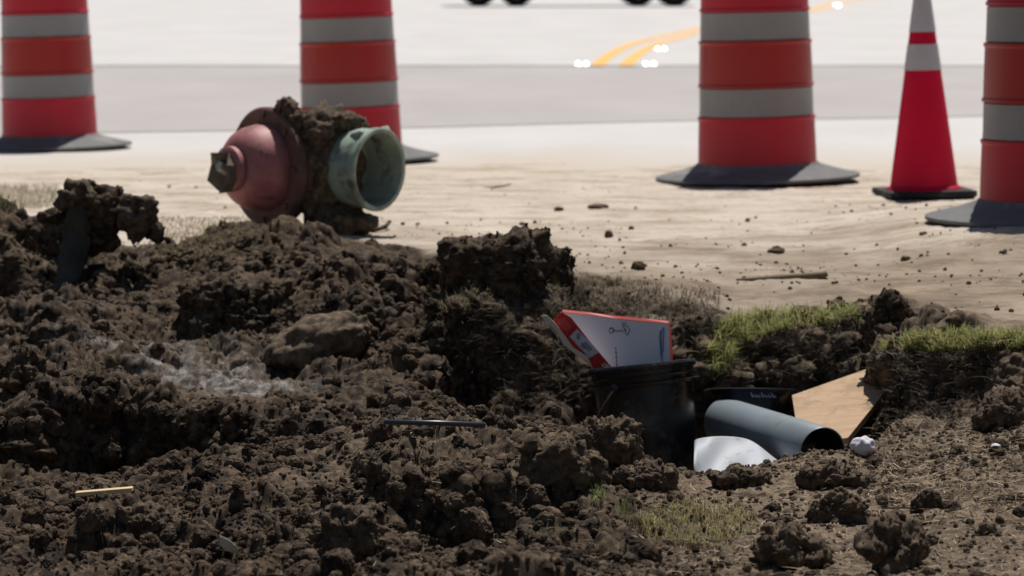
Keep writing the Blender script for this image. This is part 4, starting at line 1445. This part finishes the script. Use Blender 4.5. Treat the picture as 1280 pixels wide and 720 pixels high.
def mud_tube(name, pts, rad, seed, mat, amp=.02):
    P_, R_ = [], []
    for i in range(len(pts) - 1):
        for f in np.linspace(0, 1, 10, endpoint=False):
            P_.append(Vector(pts[i]).lerp(Vector(pts[i + 1]), float(f)))
            R_.append(rad[i] * (1 - f) + rad[i + 1] * f)
    P_.append(Vector(pts[-1]))
    R_.append(rad[-1])
    m_ = tube(name, P_, R_, 40)
    co = np.empty(len(m_.vertices) * 3, np.float32)
    m_.vertices.foreach_get('co', co)
    co = co.reshape(-1, 3).astype(float)
    no = np.array([v.normal[:] for v in m_.vertices])
    dd_ = amp * 1.2 * fbm(co * 14 + seed, 3, seed)
    f1, f2, h = worley(co / .045 + seed, seed)
    dd_ += amp * np.sqrt(np.clip(1 - (f1 / .8) ** 2, 0, 1)) * h
    f1, f2, h = worley(co / .018 + seed, seed + 3)
    dd_ += amp * .5 * np.sqrt(np.clip(1 - (f1 / .8) ** 2, 0, 1)) * h
    co += no * dd_[:, None]
    m_.vertices.foreach_set('co', co.astype(np.float32).ravel())
    m_.update()
    return m_


def rel(px, py, dY=0.0): return at(px, py, MY + dY) - mud.location


M_post = plain('mud_smeared_post', (.062, .055, .043), .9, .3, .3, 18, bmp=.4, bscale=60)
link('post', mud_tube('post', [rel(72, 396, -.22), rel(88, 340, -.08), rel(98, 290, -.02), rel(102, 256)], [.030, .045, .055, .05], 3, M_post, .008), M_post, mud)
link('arm', mud_tube('arm', [rel(98, 262), rel(130, 265), rel(158, 262), rel(178, 270), rel(190, 285), rel(200, 298), rel(218, 302)], [.06, .07, .055, .055, .045, .03, .012], 5, M_soil, .018), M_soil, mud)
for (px, py, hw, hh, sd) in ((100, 248, 26, 18, 61), (108, 236, 14, 8, 62), (142, 255, 24, 20, 63), (170, 268, 24, 24, 64), (120, 285, 26, 30, 65), (66, 270, 16, 8, 66)):
    o = link('mud_lump', clod_mesh('mud_lump', hw * k, hw * k * .8, hh * k, sd, 1.1, ICO3, .014), M_soil_mid if sd in (61, 64) else M_soil, mud, rel(px, py, random.uniform(-.03, .03)))

# ------------------------------------------------------------------ small finds
M_rod = plain('dull_black_rod', (.05, .055, .06), .35, .5, .2, 20)
ya_ = min(hit(x_, 537)[0].y for x_ in (485, 510, 545, 580, 604)) - .03
ra, rb_ = at(480, 527.5, ya_), at(606, 531, ya_ + .02)
tag(link('metal_rod', tube('metal_rod', [ra, ra.lerp(rb_, .5) + Vector((0, 0, .001)), rb_], .0062, 10), M_rod), 'thin dark metal rod lying on the crest of the front mound', 'rod')
M_stake = plain('pale_stake_wood', (.62, .47, .26), .7, .3, .12, 12, bmp=.2)
sa, sb = hit(95, 618)[0], hit(166, 612)[0]
sb.y = sa.y = min(hit(x_, 617)[0].y for x_ in (95, 110, 125, 140, 155, 166)) - .03
sa, sb = at(95, 617, sa.y), at(166, 611, sb.y)
dv = (sb - sa)
st = link('wooden_stake', box_mesh('wooden_stake', 0, dv.length, -.013, .013, -.005, .004, .001), M_stake, None, sa)
st.rotation_euler = dv.to_track_quat('X', 'Z').to_euler()
tag(st, 'pale wooden stake lying in the soil at lower left', 'stake')
# pale dry leaf
lp, ln_ = hit(288, 692)
kk = lp.y / F
Vl = [(0, -13, 0), (-6, -6, 1), (-5, 3, 2.5), (3, 13, 1.5), (7, 8, 0), (5, -3, -1.5), (0, 0, 2)]
rot_ = Matrix.Rotation(math.radians(-36), 3, 'Y')
Lv = [rot_ @ Vector((x_ * kk * 1.25, z_ * kk * 1.2, -y_ * kk * 1.25)) for x_, y_, z_ in Vl]
o = link('dry_leaf', py_mesh('dry_leaf', Lv, [(0, 1, 6), (1, 2, 6), (2, 3, 6), (3, 4, 6), (4, 5, 6), (5, 0, 6)], True), plain('pale_dry_leaf', (.62, .58, .45), .7, .3, .12, 80), None, lp + Vector((0, -.07, .026)))
md = o.modifiers.new('thickness', 'SOLIDIFY'); md.thickness = .001
tag(o, 'pale dry leaf on the soil near the bottom left', 'leaf')
M_twig = plain('weathered_twig', (.17, .12, .075), .8, .3, .25, 30)
M_rootm = plain('pale_peeled_root', (.52, .40, .31), .7, .3, .15, 60)


def twig(name, pxs_, rad, mat, label, cat, lift=.004):
    pts_ = []
    for (x_, y_) in pxs_:
        h_p = hit(x_, y_)[0]
        pts_.append(h_p)
    y_mid = sorted(p_.y for p_ in pts_)[len(pts_) // 2]
    pts_ = [at(x_, y_, y_mid) + Vector((0, 0, lift)) for (x_, y_) in pxs_]
    o_ = link(name, tube(name, pts_, rad, 7), mat)
    return tag(o_, label, cat)


twig('dry_branch', [(920, 353), (945, 352), (975, 349.5), (1005, 348), (1028, 346), (1034, 343)], [.008, .012, .013, .014, .013, .010], M_twig, 'weathered branch lying on the sandy verge right of the bank', 'branch')
twig('twig', [(574, 237.5), (590, 238), (612, 236), (630, 233.5), (639, 231)], [.004, .005, .005, .004, .003], M_twig, 'thin curved twig on the sand right of the hydrant', 'twig')
twig('twig', [(1102, 640), (1130, 639), (1155, 641), (1182, 647)], [.0016, .0016, .0016, .001], M_soil, 'thin dark wiry twig above the lone dark clod', 'twig', .008)
twig('root_piece', [(745, 622), (742, 632), (740, 645), (741, 652)], [.002, .004, .004, .002], M_rootm, 'pale peeled root piece upright below the fresh green shoot', 'root', .004)
twig('root_piece', [(827, 686), (834, 682), (842, 680), (848, 681)], [.002, .0035, .0035, .002], M_rootm, 'pale root piece lying below the sparse grass', 'root', .004)
twig('root_piece', [(1116, 582), (1124, 588), (1132, 592)], [.0025, .003, .002], M_rootm, 'pale straight root piece on the dry soil right of the pipe mouth', 'root', .005)
twig('root_piece', [(943, 568), (946, 575), (949, 586)], [.002, .004, .003], plain('reddish_root', (.16, .09, .07), .8), 'reddish root sticking up in front of the white plastic sheet', 'root', .004)
tw2 = [at(1238, 540, 8.45), at(1238, 520, 8.47)]
for (px, py, hw, hh, sd, lab) in ((1246, 562, 6, 4, 71, 'white stone chip on the slope at the right edge'), (1025, 0, 0, 0, 0, '')):
    if not hw: continue
    p_, n_2 = hit(px, py)
    kk = p_.y / F
    tag(link('stone_chip', clod_mesh('stone_chip', hw * kk, hw * kk, hh * kk, sd, .8, ICO3, .001), plain('white_stone', (.62, .6, .62), .7), None, p_ + Vector((0, 0, .004))), lab, 'stone')
for (px, py, hw, hh, sd, lab) in ((797, 333, 8, 5, 81, 'dark lump alone on the sand right of the bank clods'), (760, 294, 5, 5, 82, 'small dark lump on the sand farther up from the bank'),
                                  (970, 314, 9, 4, 83, 'flat dark lump on the sand below the middle drum'), (747, 259, 11, 3, 84, 'flat dark crust piece on the sand between hydrant and middle drum'),
                                  (698, 262, 6, 3, 85, 'little dark crust piece on the sand right of the hydrant')):
    p_, n_2 = hit(px, py + hh * .6)
    kk = p_.y / F
    tag(link('soil_clod', clod_mesh('soil_clod', hw * kk, hw * kk, hh * kk * 1.2, sd, .9, ICO3, .004), M_soil_mid, None, p_ + Vector((0, 0, hh * kk * .6))), lab, 'clod', 'lumps of soil on the sand')
